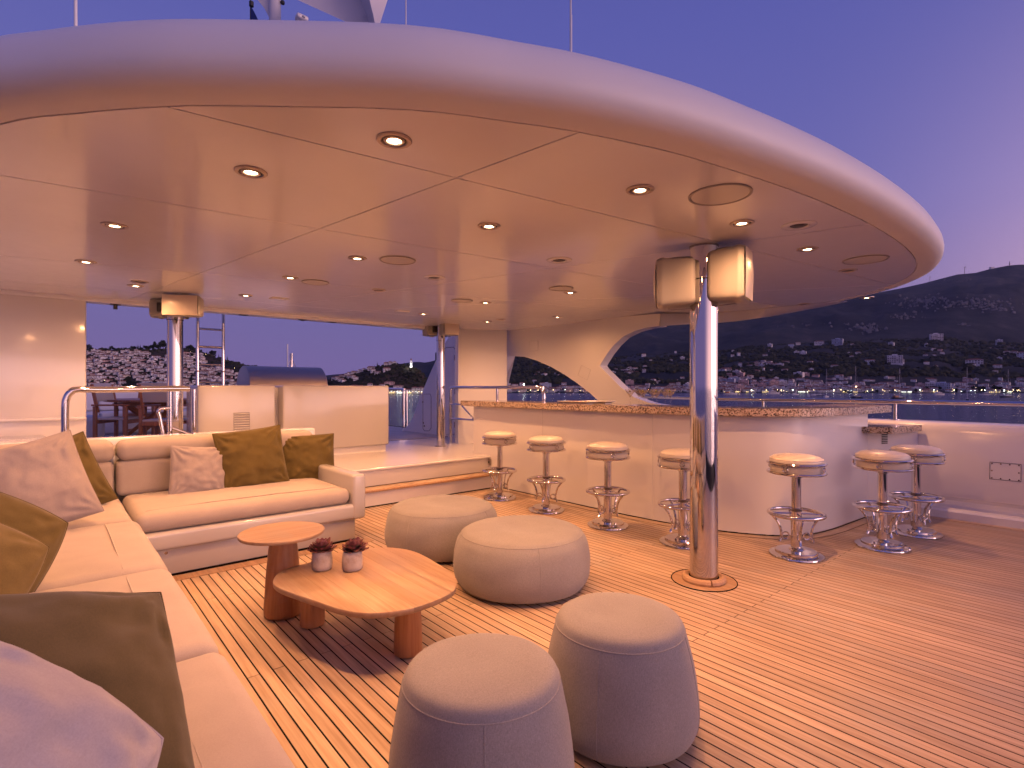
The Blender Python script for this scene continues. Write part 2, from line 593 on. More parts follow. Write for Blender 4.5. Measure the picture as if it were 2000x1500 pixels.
deck = MB()
deck.box(-2.2, 7.3, -4.2, 5.9, -.16, -.0012)
DECK = structure('sun_deck', deck, M_dark, 0)
PITCH, GAP, JOINT = .0573, .0075, 1.16
unit = MB().box(-.5, .5, -.5, .5, -.010, 0).mesh('plank', M_teak, 0)
cells = []
i0 = int(.30 / PITCH)
for i in range(i0, int(7.12 / PITCH)):
    x = (i + .5) * PITCH
    cuts = [-1.6, 1.52, 3.84, 5.785] if i % 2 else [-1.6, 2.68, 5.0, 5.785]
    for a, b in zip(cuts, cuts[1:]):
        if b - a < .05: continue
        # what the bar covers is left out
        cy = (a + b) / 2
        if x > 4.62 and x < 6.46:
            lim = None
            for p, q in zip(BAR, BAR[1:]):
                if (p[0] - x) * (q[0] - x) <= 0 and p[1] < 3.2:
                    lim = p[1] + .05
            if lim is not None:
                b = min(b, lim)
        elif 4.58 < x <= 4.62:
            b = min(b, 3.2)
        if b - a < .05: continue
        v = (x * SA + (a + b) / 2 * CA)
        if v < .4: continue
        cells.append((v, x, a, b))
cells.sort()
rest = MB()
for n_, (v, x, a, b) in enumerate(cells):
    if n_ < 290:
        link('plank', unit, DECK, (x, (a + b) / 2, 0), (0, 0, 0), (PITCH - GAP, b - a - .0045, 1))
    else:
        rest.box(x - (PITCH - GAP) / 2, x + (PITCH - GAP) / 2, a + .002, b - .002, -.010, 0)
part(DECK, 'far_planks', rest, M_teak, smooth=0, kind='stuff')
# margin boards: along the bar, the sofa and the bulwark, a ring round the pole
mg = MB().sweep(BAR, [(-.02, -.003), (.012, .0035), (.100, .0035), (.100, -.003)])
part(DECK, 'margin_board', mg, M_teak, world=True)
mg = MB().sweep(BAR, [(.100, .0025), (.106, .0025)])
part(DECK, 'caulk_line', mg, M_dark, world=True)
mg = MB().sweep(BAR, [(-.004, .0045), (.008, .0045)])
part(DECK, 'caulk_line', mg, M_dark, world=True)
mg = MB().box(.40, 2.15, 4.35, 4.47, -.003, .0035)
part(DECK, 'margin_board', mg, M_teakx, world=True)
mg = MB().box(6.9, 6.985, -2, 1.74, -.003, .0035)
part(DECK, 'margin_board', mg, M_teak, world=True)
POLE = (3.46, 1.95)
mg = MB().lathe([(.10, -.003), (.10, .004), (.215, .004), (.215, -.003)], (POLE[0], POLE[1], 0), 40)
part(DECK, 'ring_board', mg, M_teakx, world=True)
mg = MB().ring((POLE[0], POLE[1], .0035), .218, .0035, 40, 6)
part(DECK, 'caulk_line', mg, M_dark, world=True)

# raised white platform and its teak step
pf = MB()
pf.rbox(-3, 6.45, 5.80, 15.0, -.02, .405, .02, 3)
structure('raised_platform', pf, M_floor)
ps = thing('deck_step', 'low teak topped step with white risers leading up to the white platform', 'step', (3.4, 5.7, 0))
st = MB().box(2.0, 4.585, 5.60, 5.81, .012, .165)
st.box(2.0, 4.585, 5.60, 5.81, .165, .172)
part(ps, 'riser', st, M_white, world=True)
st = MB().box(2.0, 4.6, 5.592, 5.803, 0, .012)
part(ps, 'caulk_line', st, M_dark, world=True)
st = MB().rbox(2.0, 4.585, 5.555, 5.612, .170, .196, .009, 2)
part(ps, 'nosing', st, M_teakx, world=True)
st = MB().box(2.0, 4.585, 5.61, 5.80, .172, .186)
part(ps, 'tread_base', st, M_dark, world=True)
sl = MB().box(-.5, .5, -.5, .5, -.5, .5).mesh('plank', M_teak, 0)
n_ = 48
for i in range(n_):
    w = (4.58 - 2.0) / n_
    link('plank', sl, ps, (2.0 + (i + .5) * w - 3.4, 5.706 - 5.7, .1875), (0, 0, 0), (w - .006, .184, .008))
st = MB().box(2.0, 4.585, 5.794, 5.805, .186, .197)
part(ps, 'caulk_line', st, M_dark, world=True)
st = MB().rbox(1.9, 4.6, 5.775, 5.83, .375, .408, .012, 3)
part(ps, 'platform_edge', st, M_white, world=True)
rd = MB()
rd.box(-2.8, 6.4, 8.6, 14.9, .400, .4075)
RD = structure('rear_deck', rd, M_dark, 0)
um = MB().box(-.5, .5, -.5, .5, -.5, .5).mesh('plank', M_greyteak, 0)
for i in range(71):
    link('plank', um, RD, (-2.2 + i * .12, 11.7, .4085), (0, 0, 0), (.113, 6.2, .006))

# ================================================================== hardtop
RING = catmull([(-.95, 7.5, 0), (-.95, 6.2, 0), (-.82, 4.8, 0), (-.52, 3.55, 0), (-.15, 2.79, 0), (.07, 2.49, 0), (.31, 2.22, 0), (.55, 2.01, 0), (.97, 1.68, 0), (1.30, 1.51, 0), (1.56, 1.395, 0), (1.95, 1.27, 0),
                (2.28, 1.20, 0), (2.65, 1.135, 0), (3.12, 1.075, 0), (3.8, 1.03, 0), (4.57, 1.04, 0), (5.25, 1.12, 0), (5.85, 1.32, 0), (6.38, 1.70, 0), (6.80, 2.28, 0), (7.15, 3.0, 0), (7.35, 4.2, 0), (7.4, 5.5, 0), (7.4, 7.5, 0)], 4)
RING = [(p.x, p.y) for p in RING]
ZC = 2.34
HT = thing('hardtop', 'large white curved canopy roof over the sun deck with rounded rim', 'canopy roof', (3.2, 4.4, ZC))
body = MB()
prof = [(-.02, ZC + .012), (.006, ZC + .012), (.008, ZC), (.06, ZC - .002), (.11, ZC + .004), (.145, ZC + .020), (.168, ZC + .05), (.175, ZC + .09), (.168, ZC + .14), (.145, ZC + .19), (.105, ZC + .235), (.045, ZC + .272), (-.06, ZC + .305), (-.3, ZC + .34), (-1.0, ZC + .36)]
body.sweep(RING, prof)
part(HT, 'rim', body, M_hull, world=True, smooth=60)
top = MB().prism([(p[0] + (3.2 - p[0]) * .15, p[1] + (5.5 - p[1]) * .15) for p in RING], ZC + .30, ZC + .37)
part(HT, 'roof_top', top, M_hull, world=True)
lin = MB().prism([(p[0], p[1]) for p in RING], ZC + .009, ZC + .030)
part(HT, 'panel_backing', lin, M_dark, world=True, smooth=0)
def clip(poly, p, n_, off):
    """keep the side of the line through p where dot(q-p, n) > off"""
    out = []
    for a, b in zip(poly, poly[1:] + poly[:1]):
        da = (a[0] - p[0]) * n_[0] + (a[1] - p[1]) * n_[1] - off
        db = (b[0] - p[0]) * n_[0] + (b[1] - p[1]) * n_[1] - off
        if da >= 0: out.append(a)
        if da * db < 0:
            t = da / (da - db)
            out.append((a[0] + (b[0] - a[0]) * t, a[1] + (b[1] - a[1]) * t))
    return out
def seam(a, b):
    d = Vector((b[0] - a[0], b[1] - a[1])).normalized()
    return a, (-d.y, d.x)
FA = [seam((1.55, 1.39), (1.11, 4.35)), seam((3.70, 1.2), (2.73, 4.6)), seam((6.19, 1.37), (5.5, 2.46))]
TT = [seam((.30, 2.22), (2.32, 1.97)), seam((-.18, 3.44), (3.07, 3.14)), seam((1.04, 5.25), (5.29, 4.34)), seam((.3, 6.75), (5.5, 6.3))]
cells = [[(p[0] * .9995 + 3.2 * .0005, p[1]) for p in RING]]
for ln in TT + FA:
    nxt = []
    for c in cells:
        for sgn in (1, -1):
            q = clip(c, ln[0], (ln[1][0] * sgn, ln[1][1] * sgn), .0036)
            if len(q) > 2:
                nxt.append(q)
    cells = nxt
for c in cells:
    part(HT, 'ceiling_panel', MB().prism(c, ZC, ZC + .012), M_ceil, world=True, smooth=0)
bm_ = MB().rbox(-.9, 7.3, 7.44, 7.66, ZC - .045, ZC + .30, .03, 3)
part(HT, 'rear_beam', bm_, M_ceil, world=True)
for (px, py) in ((785, 608), (545, 583)):
    p = at_z(px, py, ZC)
    q = MB().rbox(p.x - .09, p.x + .09, p.y - .06, p.y + .06, ZC - .012, ZC + .002, .01, 2)
    part(HT, 'access_cover', q, M_ceil, world=True)
for (px, py, hh) in ((225, 588, .10), (475, 604, .055), (590, 616, .06), (648, 622, .055)):
    p = at_y(px, py, 7.55)
    q = MB().box(p.x - .018, p.x + .018, 7.5, 7.56, ZC - hh, ZC - .04).box(p.x - .05, p.x + .05, 7.5, 7.58, ZC - .052, ZC - .043)
    part(HT, 'curtain_clip', q, M_black, world=True)

# ceiling lamps
LIT = [
    (770, 273, 'lit ceiling downlight nearest the front curve of the canopy, the largest and brightest one'),
    (490, 335, 'lit ceiling downlight above the coffee table, large, left of the long ceiling seam'),
    (1250, 370, 'lit ceiling downlight just left of the largest round ceiling speaker'),
    (224, 440, 'lit ceiling downlight in the left ceiling panel that mirrors the open sky'),
    (955, 441, 'lit ceiling downlight alone in the middle ceiling panel above the round ottomans'),
    (1449, 435, 'lit ceiling downlight above the front pole and its white speakers'),
    (1577, 486, 'lit ceiling downlight between the dark lens and the front pole speaker near the rim'),
    (698, 504, 'lit ceiling downlight beside the faint round speaker in the middle of the ceiling'),
    (168, 511, 'lit ceiling downlight closest to the top of the left white wall'),
    (265, 558, 'lit ceiling downlight directly below a dark unlit lens near the left rear pole'),
    (567, 542, 'lit ceiling downlight just left of a round speaker above the green pillows'),
    (480, 577, 'lit ceiling downlight above the ladder behind the cabinets'),
    (948, 591, 'lit ceiling downlight right of a round speaker and above the left end of the bar'),
    (827, 613, 'lit ceiling downlight above the speakers of the right rear pole'),
    (952, 628, 'lit ceiling downlight over the white rear wall beside the bar rail'),
    (1089, 619, 'lit ceiling downlight closest to the arched side wall'),
    (1114, 571, 'lit ceiling downlight touching the edge of a round speaker over the bar'),
    (1693, 581, 'lit ceiling downlight at the right tip of the canopy, seen against the hills'),
]
DARK = [
    (1560, 440, 'unlit ceiling lamp in a wide pale trim between two lit ones near the rim'),
    (1656, 528, 'unlit dark ceiling lens below the faint round speaker at the right rim'),
    (1571, 594, 'unlit dark ceiling lens at the canopy edge over the bar end'),
    (1092, 508, 'unlit recessed ceiling lamp in a pale trim left of the front pole speaker'),
    (740, 566, 'unlit dark ceiling lens alone above the right white cabinet'),
    (273, 550, 'unlit dark ceiling lens right above a lit downlight by the left rear pole'),
    (848, 542, 'unlit ceiling lamp at the meeting of two seams above the rear platform'),
    (978, 624, 'unlit dark ceiling lens beside the lit one over the rear wall'),
]
def ring_prof(a, b, z0, z1):
    return [(a, z0), (a, z1), (b, z1), (b, z0)]
trim_me = MB().lathe([(.070, .001), (.070, -.004), (.066, -.008), (.053, -.008), (.049, -.002), (.049, .001)], (0, 0, 0), 36).mesh('trim_ring', M_brush)
dark_me = MB().lathe([(.049, .0005), (.049, -.0015), (.0, -.0015)], (0, 0, 0), 32).mesh('baffle', M_black)
gim_me = MB().lathe([(.042, .0), (.042, -.006), (.038, -.009), (.031, -.009), (.028, -.003)], (0, 0, 0), 32).mesh('gimbal_ring', M_brush)
lens_me = MB().lathe([(.0, -.0055), (.018, -.0055), (.027, -.004), (.028, -.002)], (0, 0, 0), 24).mesh('lens', M_lens)
off_me = MB().lathe([(.0, -.004), (.028, -.004), (.028, -.002)], (0, 0, 0), 24).mesh('lens', M_black)
wide_me = MB().lathe([(.098, .001), (.098, -.004), (.092, -.007), (.060, -.007), (.055, -.002), (.055, .001)], (0, 0, 0), 36).mesh('trim_ring', M_ceil)
spot_data = bpy.data.lights.new('downlight_lamp', 'SPOT')
spot_data.energy = LAMP_W
spot_data.color = LAMP_COL
spot_data.spot_size = math.radians(170)
spot_data.spot_blend = 1.0
spot_data.shadow_soft_size = .028
for px, py, lab in LIT:
    p = at_z(px, py, ZC)
    t = thing('downlight', lab, 'ceiling lamp', (p.x, p.y, ZC), 'ceiling downlights of the canopy')
    for nm, me in (('trim_ring', trim_me), ('baffle', dark_me), ('gimbal_ring', gim_me), ('lens', lens_me)):
        link(nm, me, t)
    lo = bpy.data.objects.new('downlight_lamp', spot_data)
    COL.objects.link(lo)
    lo.parent = t
    lo.location = (0, 0, -.012)
for k, (px, py, lab) in enumerate(DARK):
    p = at_z(px, py, ZC)
    t = thing('downlight', lab, 'ceiling lamp', (p.x, p.y, ZC), 'unlit ceiling lamps of the canopy')
    link('trim_ring', wide_me if k in (0, 3, 6) else trim_me, t)
    link('baffle', dark_me, t)
    link('lens', off_me, t)
gr_me = MB().lathe([(.0, -.004), (.140, -.004), (.140, -.002)], (0, 0, 0), 40).mesh('grille', M_grille)
fr_me = MB().lathe([(.155, .001), (.155, -.006), (.150, -.008), (.143, -.006), (.140, -.001)], (0, 0, 0), 40).mesh('rim_ring', M_spk)
for px, py, s, lab in ((1406, 380, 1.0, 'largest round ceiling speaker, near the rim above the front pole'), (1690, 507, 1.0, 'faint round ceiling speaker close to the right rim of the canopy'),
                       (1096, 563, .8, 'round ceiling speaker over the bar touching a lit downlight'), (902, 587, .8, 'round ceiling speaker left of a lit downlight above the bar end'),
                       (777, 508, .9, 'faint round ceiling speaker in the middle panel right of a lit downlight'), (616, 551, .8, 'round ceiling speaker above the green pillows right of a lit downlight')):
    p = at_z(px, py, ZC)
    t = thing('ceiling_speaker', lab, 'ceiling speaker', (p.x, p.y, ZC), 'round speakers in the canopy ceiling')
    link('grille', gr_me, t, (0, 0, 0), (0, 0, 0), (s, s, 1))
    link('rim_ring', fr_me, t, (0, 0, 0), (0, 0, 0), (s, s, 1))

# ================================================================== poles and their speakers
def pole(x, y, z0, r, lab, teak_ring=False):
    t = thing('support_pole', lab, 'pole', (x, y, z0), 'steel poles under the canopy')
    part(t, 'shaft', MB().lathe([(r, 0), (r, ZC - z0 + .004)], (0, 0, 0), 48), M_steel)
    part(t, 'clamp_band', MB().lathe([(r, 0), (r + .006, 0), (r + .006, .045), (r, .045)], (0, 0, ZC - z0 - .235), 48), M_steel)
    part(t, 'seal_line', MB().lathe([(r, 0), (r + .004, 0), (r + .004, .005), (r, .005)], (0, 0, ZC - z0 - .243), 48), M_dark)
    part(t, 'top_collar', MB().lathe([(r, -.012), (r + .004, -.012), (r + .004, -.001), (r, -.001)], (0, 0, ZC - z0), 48), M_brass)
    if teak_ring:
        for a0 in (0, 1):
            a = [a0 * PI + .9 + PI * k / 20 * .985 for k in range(21)]
            q = MB()
            q.tube([(.122 * math.cos(b), .122 * math.sin(b), .016) for b in a], .027, 10)
            part(t, 'teak_collar', q, M_teakx)
        part(t, 'seal_ring', MB().ring((0, 0, .030), .096, .006, 40, 6), M_dark)
    else:
        part(t, 'base_flange', MB().lathe([(r + .03, 0), (r + .03, .004), (r, .006)], (0, 0, 0), 40), M_brass)
    return t
pole(POLE[0], POLE[1], 0.0, .0945, 'thick polished steel pole in front of the bar with teak collar at its base', True)
PL_ = far(342, 5.95)
pole(PL_.x, PL_.y, .405, .078, 'polished steel pole at the left rear behind the handrail and beside the ladder')
PR_ = far(860.5, 8.6)
pole(PR_.x, PR_.y, .405, .066, 'polished steel pole at the right rear beside the bar rail')
def speaker(loc, aim, roll_h, size, lab, facing_back=False):
    """cabinet with a curved front, a U yoke; local +Y is the way it faces"""
    t = thing('wall_speaker', lab, 'speaker', loc, 'white speakers on the steel poles', (0, 0, aim))
    w, h, d = size
    q = MB()
    sec = [(-d, .80), (-d * .97, .90), (-d * .86, .955), (-d * .3, .99), (-.012, 1.0), (.0, 1.03), (.012, 1.03), (.03, 1.0), (.045, .96)]
    rings = []
    for (yy, s) in sec:
        pts = []
        for k in range(40):
            a = 2 * PI * k / 40
            c, s_ = math.cos(a), math.sin(a)
            e = .24
            pts.append((math.copysign(abs(c) ** e, c) * w / 2 * s, yy, math.copysign(abs(s_) ** e, s_) * h / 2 * s))
        rings.append(pts)
    vs = [p for r_ in rings for p in r_]
    fs = []
    for i in range(len(rings) - 1):
        for k in range(40):
            fs.append((i * 40 + k, i * 40 + (k + 1) % 40, (i + 1) * 40 + (k + 1) % 40, (i + 1) * 40 + k))
    fs.append(tuple(range(40)))
    q.add(vs, fs)
    part(t, 'cabinet', q, M_spk, smooth=50)
    g = MB()
    vs, fs = [], []
    for i in range(13):
        for j in range(13):
            a, b = (i / 12 - .5) * w * .93, (j / 12 - .5) * h * .93
            vs.append((a, .052 + .022 * (1 - (2 * a / w) ** 2) * (1 - (2 * b / h) ** 2), b))
    for i in range(12):
        for j in range(12):
            fs.append((i * 13 + j, (i + 1) * 13 + j, (i + 1) * 13 + j + 1, i * 13 + j + 1))
    g.add(vs, fs)
    part(t, 'grille', g, M_vinyl, smooth=60)
    y = MB()
    hh = h / 2 + .012
    path = [(0, -.03, hh), (0, -d * .55, hh + .004), (0, -d * .95, hh - .005), (0, -d - .025, hh - .05), (0, -d - .03, 0), (0, -d - .025, -hh + .05), (0, -d * .95, -hh + .005), (0, -d * .55, -hh - .004), (0, -.03, -hh)]
    pp = catmull(path, 4)
    for a, b in zip(pp, pp[1:]):
        pass
    n = len(pp)
    vs = []
    for i, p in enumerate(pp):
        tng = (pp[min(i + 1, n - 1)] - pp[max(i - 1, 0)]).normalized()
        nr = Vector((0, tng.z, -tng.y)) * .003
        for sx in (-.02, .02):
            vs += [p + nr + Vector((sx, 0, 0)), p - nr + Vector((sx, 0, 0))]
    fs = []
    for i in range(n - 1):
        a, b = i * 4, i * 4 + 4
        fs += [(a, b, b + 2, a + 2), (a + 1, a + 3, b + 3, b + 1), (a, a + 1, b + 1, b), (a + 2, b + 2, b + 3, a + 3)]
    y.add(vs, fs)
    part(t, 'bracket', y, M_spk)
    kn = MB().rbox(-.03, .03, -d - .075, -d - .028, -.05, .05, .008, 2)
    part(t, 'mount_block', kn, M_black)
    part(t, 'cable', MB().tube(catmull([(.012, -d - .03, .04), (.014, -d - .04, .15), (.014, -d - .02, .19), (.012, -d + .03, .16)], 4), .004, 6), M_black)
    return t
view = math.atan2(CA, SA)
def aimed(px_off):            # facing towards +right of the picture by an angle from the view axis, about z, for local +Y
    return -YAW + px_off
pv = Vector((SA, CA, 0)); rv = Vector((CA, -SA, 0))
def beside(x, y, right, fwd, z):
    p = Vector((x, y, 0)) + rv * right + pv * fwd
    return (p.x, p.y, z)
def spk_at(px, py, v):
    p = far(px, v, height_at(py, v))
    return (p.x, p.y, p.z)
speaker(spk_at(1297, 556, 3.80), aimed(math.radians(72)), 0, (.26, .335, .21), 'white speaker on the front pole, its left one, turned away to the rear')
speaker(spk_at(1447, 537, 3.62), aimed(math.radians(-124)), 0, (.27, .36, .19), 'white speaker on the front pole, its right one, tilted towards the open deck')
speaker(spk_at(355, 597, 5.62), aimed(math.radians(-168)), 0, (.36, .225, .14), 'white speaker on the left rear pole with its broad front to the seats')
speaker(spk_at(318, 604, 6.05), aimed(math.radians(25)), 0, (.24, .20, .12), 'white speaker on the left rear pole, half hidden behind the broad one')
speaker(spk_at(880, 642, 8.35), aimed(math.radians(-145)), 0, (.27, .21, .16), 'white speaker on the right rear pole facing the bar')
speaker(spk_at(839, 645, 8.72), aimed(math.radians(35)), 0, (.22, .20, .13), 'white speaker on the right rear pole turned towards the open sea')

# ================================================================== side wall with sweeping openings
def outward(poly, dx): return [(p.x, p.y, p.z) for p in poly]
SW = thing('side_wall', 'white side wall with two sweeping arched openings beyond the bar', 'wall', (6.6, 5.6, .98))
near_dx = 14
O2 = [(1290, 637), (1270, 640), (1250, 647), (1230, 658), (1213, 674), (1199, 692), (1189, 708), (1186, 714), (1190, 720), (1205, 735), (1225, 755), (1250, 776), (1275, 787), (1300, 792), (1330, 797), (1365, 800)]
O1 = [(1169, 783), (1150, 766), (1125, 747), (1100, 730), (1075, 716), (1050, 705), (1025, 697), (1006, 694.5), (999, 713), (992, 731), (985, 751), (983, 770), (985, 786)]
sh = lambda L, f: [(x - near_dx * f(x, y), y) for x, y in L]
O2n = sh(O2, lambda x, y: max(0.0, min(1, (1300 - x) / 60)))
O1n = sh(O1, lambda x, y: 1 if x <= 1006 else 0)
wall = [on_lean(*p) for p in [(990, 644.5), (1100, 632), (1192, 620.5), (1290, 612)]] + [on_lean(*p) for p in O2n]
a = wall[-1]
wall += [Vector((6.47, a.y, .93)), Vector((6.47, on_lean(1169, 783).y, .93))] + [on_lean(*p) for p in O1n]
q = MB()
farw = [p + Vector((.17, 0, 0)) for p in wall]
n = len(wall)
q.add(wall + farw, [tuple(range(n)), tuple(range(n, 2 * n))[::-1]] + [(i, n + i, n + (i + 1) % n, (i + 1) % n) for i in range(n)])
part(SW, 'arch_panel', q, M_white, world=True, smooth=0)
# the rear return of the wall, facing the deck
TL, TR = at_z(895, 642, ZC), at_z(990, 644.5, ZC)
ce = on_lean(985 - 14, 786)
q = MB()
pts = [TL, TR, Vector((TR.x, TR.y, .4)), Vector((TL.x, TL.y, .4))]
q.thick(pts, (.03, .14, 0))
part(SW, 'rear_return', q, M_white, world=True, smooth=0)
# band under the canopy that runs out into its rim
B = [(1290, 637, 2.17), (1350, 633, 2.18), (1400, 631, 2.20), (1450, 626, 2.22), (1500, 619, 2.25), (1550, 610, 2.28), (1600, 601, 2.31), (1655, 589.5, 2.337)]
T = [(1290, 612), (1350, 612), (1400, 610.5), (1450, 607), (1500, 602), (1550, 597), (1600, 592), (1655, 588.5)]
lo = [at_z(*b) for b in B]
lo[0] = on_lean(1290, 637)
hi = [at_z(x, y, ZC - .001) for x, y in T]
hi[0] = on_lean(1290, 612)
q = MB()
vs = lo + hi + [p + Vector((.12, .06, .03)) for p in lo] + [p + Vector((.12, .06, .02)) for p in hi]
m = len(lo)
fs = []
for i in range(m - 1):
    fs += [(i, i + 1, m + i + 1, m + i), (i, 2 * m + i, 2 * m + i + 1, i + 1), (2 * m + i, 3 * m + i, 3 * m + i + 1, 2 * m + i + 1)]
q.add(vs, fs)
part(SW, 'ledge', MB().rbox(6.40, 7.2, 4.3, 9.2, .88, .97, .02, 2), M_white, world=True)
part(SW, 'top_band', q, M_white, world=True, smooth=50)
def outline_plate(px, fn, r=.0035):
    pts = [fn(*p) for p in px]
    return MB().tube(pts, r, 6, True)
part(SW, 'access_panel', outline_plate([(1034, 666), (1051, 665.5), (1051, 685), (1034, 686)], lambda x, y: on_lean(x, y) - Vector((.003, 0, 0))), M_grille, world=True)
part(SW, 'access_panel', outline_plate([(1136, 713), (1154, 722), (1147, 742), (1129, 733)], lambda x, y: on_lean(x, y) - Vector((.003, 0, 0))), M_grille, world=True)

FN = thing('raked_fin', 'tall raked white fin with a door and a small hatch beyond the right rear pole', 'fin', (5.8, 9.2, .4))
F_ = [(896, 640), (882, 652), (879, 656), (872, 665), (850, 707), (841, 727), (832, 748), (823, 770), (814, 794), (806, 816), (798, 829), (791, 837), (778, 844)]
pts = [at_x(x, y, 5.8) for x, y in F_]
pts += [Vector((5.8, pts[-1].y, .39)), Vector((5.8, 7.55, .39)), Vector((5.8, 7.55, pts[0].z))]
part(FN, 'fin_panel', MB().thick(pts, (.16, 0, 0)), M_hull, world=True, smooth=0)
f5 = lambda x, y: at_x(x, y, 5.797)
part(FN, 'door', outline_plate([(868, 681), (872, 679), (886, 678), (889, 683), (891, 845), (886, 849), (868, 848)], f5, .006), M_brass, world=True)
part(FN, 'hatch', outline_plate([(826, 770), (840, 769.5), (842, 775), (842, 836), (838, 841.5), (829, 841.5), (826, 837)], f5, .005), M_brass, world=True)
for y0 in (693, 759, 824):
    a, b = at_x(889.5, y0, 5.79), at_x(889.5, y0 + 11, 5.79)
    part(FN, 'hinge', MB().box(5.775, 5.80, a.y - .02, a.y + .02, b.z, a.z), M_brass, world=True)
for (x, y) in ((826, 785), (827, 826), (829, 832)):
    a = f5(x, y)
    part(FN, 'latch', MB().lathe([(.0, -.01), (.018, -.01), (.018, .01), (0, .01)], (0, 0, 0), 12, 0, Matrix.Translation(a) @ Matrix.Rotation(PI / 2, 4, 'Y')), M_brass, world=True)

LW = thing('rear_wall', 'plain white glossy wall at the left under the canopy', 'wall', (-1.3, 7.5, .4))
part(LW, 'wall_panel', MB().rbox(-3.2, .292, 7.46, 7.62, .40, 2.338, .02, 3), M_white, world=True)
part(LW, 'ledge', MB().rbox(-3.2, .29, 7.405, 7.47, 1.0, 1.035, .012, 3), M_white, world=True)
LK = thing('moulded_locker', 'white moulded locker with a rounded lid against the left wall', 'locker', (-1.2, 6.6, .4))
part(LK, 'lid', MB().rbox(-3.0, -.02, 6.15, 7.45, .70, .86, .07, 5), M_white, world=True)
part(LK, 'body', MB().rbox(-3.0, -.06, 6.2, 7.44, .40, .70, .03, 3), M_white, world=True)

# ================================================================== bulwark with its rail
BW = thing('bulwark', 'long white bulwark wall along the right edge of the deck', 'bulwark', (7.15, 3, 0))
prof = [(0, -.02), (0, .075), (.015, .09), (.05, .095), (.115, .10), (.145, .125), (.15, .17), (.12, .20), (.085, .215), (.075, .26), (.10, .60), (.13, .88), (.145, .945), (.18, .972), (.24, .98), (.42, .985), (.45, .95), (.5, 0)]
BWX = 6.985
path = [(BWX, y) for y in (-4.5, -1, 0, .6, 1.2, 1.8, 2.4, 3.2, 4.5, 6, 9.5)]
q = MB()
vs, fs = [], []
for (x, y) in path:
    for (o, z) in prof:
        vs.append((x + o, y, z))
m = len(prof)
for i in range(len(path) - 1):
    for k in range(m - 1):
        fs.append((i * m + k, (i + 1) * m + k, (i + 1) * m + k + 1, i * m + k + 1))
q.add(vs, fs)
part(BW, 'wall_panel', q, M_white, world=True, smooth=40)
hp = [at_x(x, y, 7.07) for x, y in ((1933, 900.5), (1994, 905), (1994, 943), (1933, 937.5))]
ys, zs = [p.y for p in hp], [p.z for p in hp]
y0, y1, z0, z1 = min(ys), max(ys), min(zs) + .012, max(zs) - .012
HX = lambda z: BWX + .075 + (z - .26) / (.60 - .26) * .025
pl = MB()
pl.add([(HX(z0) - .002, y0, z0), (HX(z0) - .002, y1, z0), (HX(z1) - .002, y1, z1), (HX(z1) - .002, y0, z1), (HX(z0) + .01, y0, z0), (HX(z0) + .01, y1, z0), (HX(z1) + .01, y1, z1), (HX(z1) + .01, y0, z1)],
       [(0, 1, 2, 3), (0, 4, 5, 1), (1, 5, 6, 2), (2, 6, 7, 3), (3, 7, 4, 0)])
hatch = part(BW, 'hatch_cover', pl, M_white, world=True, smooth=0)
e_ = .0035
part(BW, 'hatch_gasket', MB().tube([(HX(z0) - .001, y0, z0), (HX(z0) - .001, y1, z0), (HX(z1) - .001, y1, z1), (HX(z1) - .001, y0, z1)], .0035, 6, True), M_black, world=True)
sc = MB().lathe([(.0, -.004), (.006, -.003), (.007, 0)], (0, 0, 0), 10).mesh('screw', M_brass)
for (a, b) in [(i / 3, j) for i in range(4) for j in (.07, .93)] + [(0, .5), (1, .5)]:
    yy, zz = y0 + .015 + (y1 - y0 - .03) * a, z0 + (z1 - z0) * b
    link('screw', sc, BW, (HX(zz) - .003 - 7.15, yy - 3, zz), (0, PI / 2, 0))
BR = thing('bulwark_handrail', 'long polished steel handrail on posts along the right bulwark', 'handrail', (7.3, 3, .98))
part(BR, 'rail_tube', MB().tube([(7.30, y, 1.185 + (.012 if y > 4 else 0)) for y in (-4.5, -1, 0, 1, 2, 3, 4, 5, 6.2)], .026, 14), M_steel, world=True)
for px in (1748, 1490, 1262):
    a = at_x(px, 785, 7.30)
    part(BR, 'post', MB().tube([(7.30, a.y, .98), (7.30, a.y, 1.18)], .019, 12).lathe([(.045, 0), (.045, .006), (.02, .012)], (7.30, a.y, .982), 20), M_steel, world=True)
for y in (-1.2, .1):
    part(BR, 'post', MB().tube([(7.30, y, .98), (7.30, y, 1.18)], .019, 12), M_steel, world=True)

# ================================================================== BAR
def offset_path(path, o):
    P_ = [Vector((p[0], p[1])) for p in path]
    out = []
    for i in range(len(P_)):
        t = (P_[min(i + 1, len(P_) - 1)] - P_[max(i - 1, 0)]).normalized()
        out.append((P_[i].x + t.y * o, P_[i].y - t.x * o))
    return out
BAR_T = thing('bar_counter', 'curved white bar with a speckled brown granite counter top', 'bar', (5.3, 3.5, 0))
inner = offset_path(BAR, -.10)
q = MB().prism(BAR + inner[::-1], .012, 1.092)
part(BAR_T, 'front_panel', q, M_white, world=True, smooth=30)
q = MB().box(4.60, 5.05, 6.10, 6.165, .012, 1.092)
part(BAR_T, 'end_panel', q, M_white, world=True)
ext = [(4.60, 6.33)] + BAR[1:-1] + [(6.80, 1.775)]
o_out, o_in = offset_path(ext, .115), offset_path(ext, -.42)
q = MB()
q.prism(o_out + o_in[::-1], 1.094, 1.156)
o2, o3 = offset_path(ext, .109), offset_path(ext, -.414)
q.prism(o2 + o3[::-1], 1.0880, 1.1620)
part(BAR_T, 'counter_top', q, M_granite, world=True, smooth=30)
a = at_x(956, 902, 4.578)
part(BAR_T, 'socket', MB().rbox(4.570, 4.582, a.y - .035, a.y + .035, a.z - .045, a.z + .045, .004, 2), M_brush, world=True)
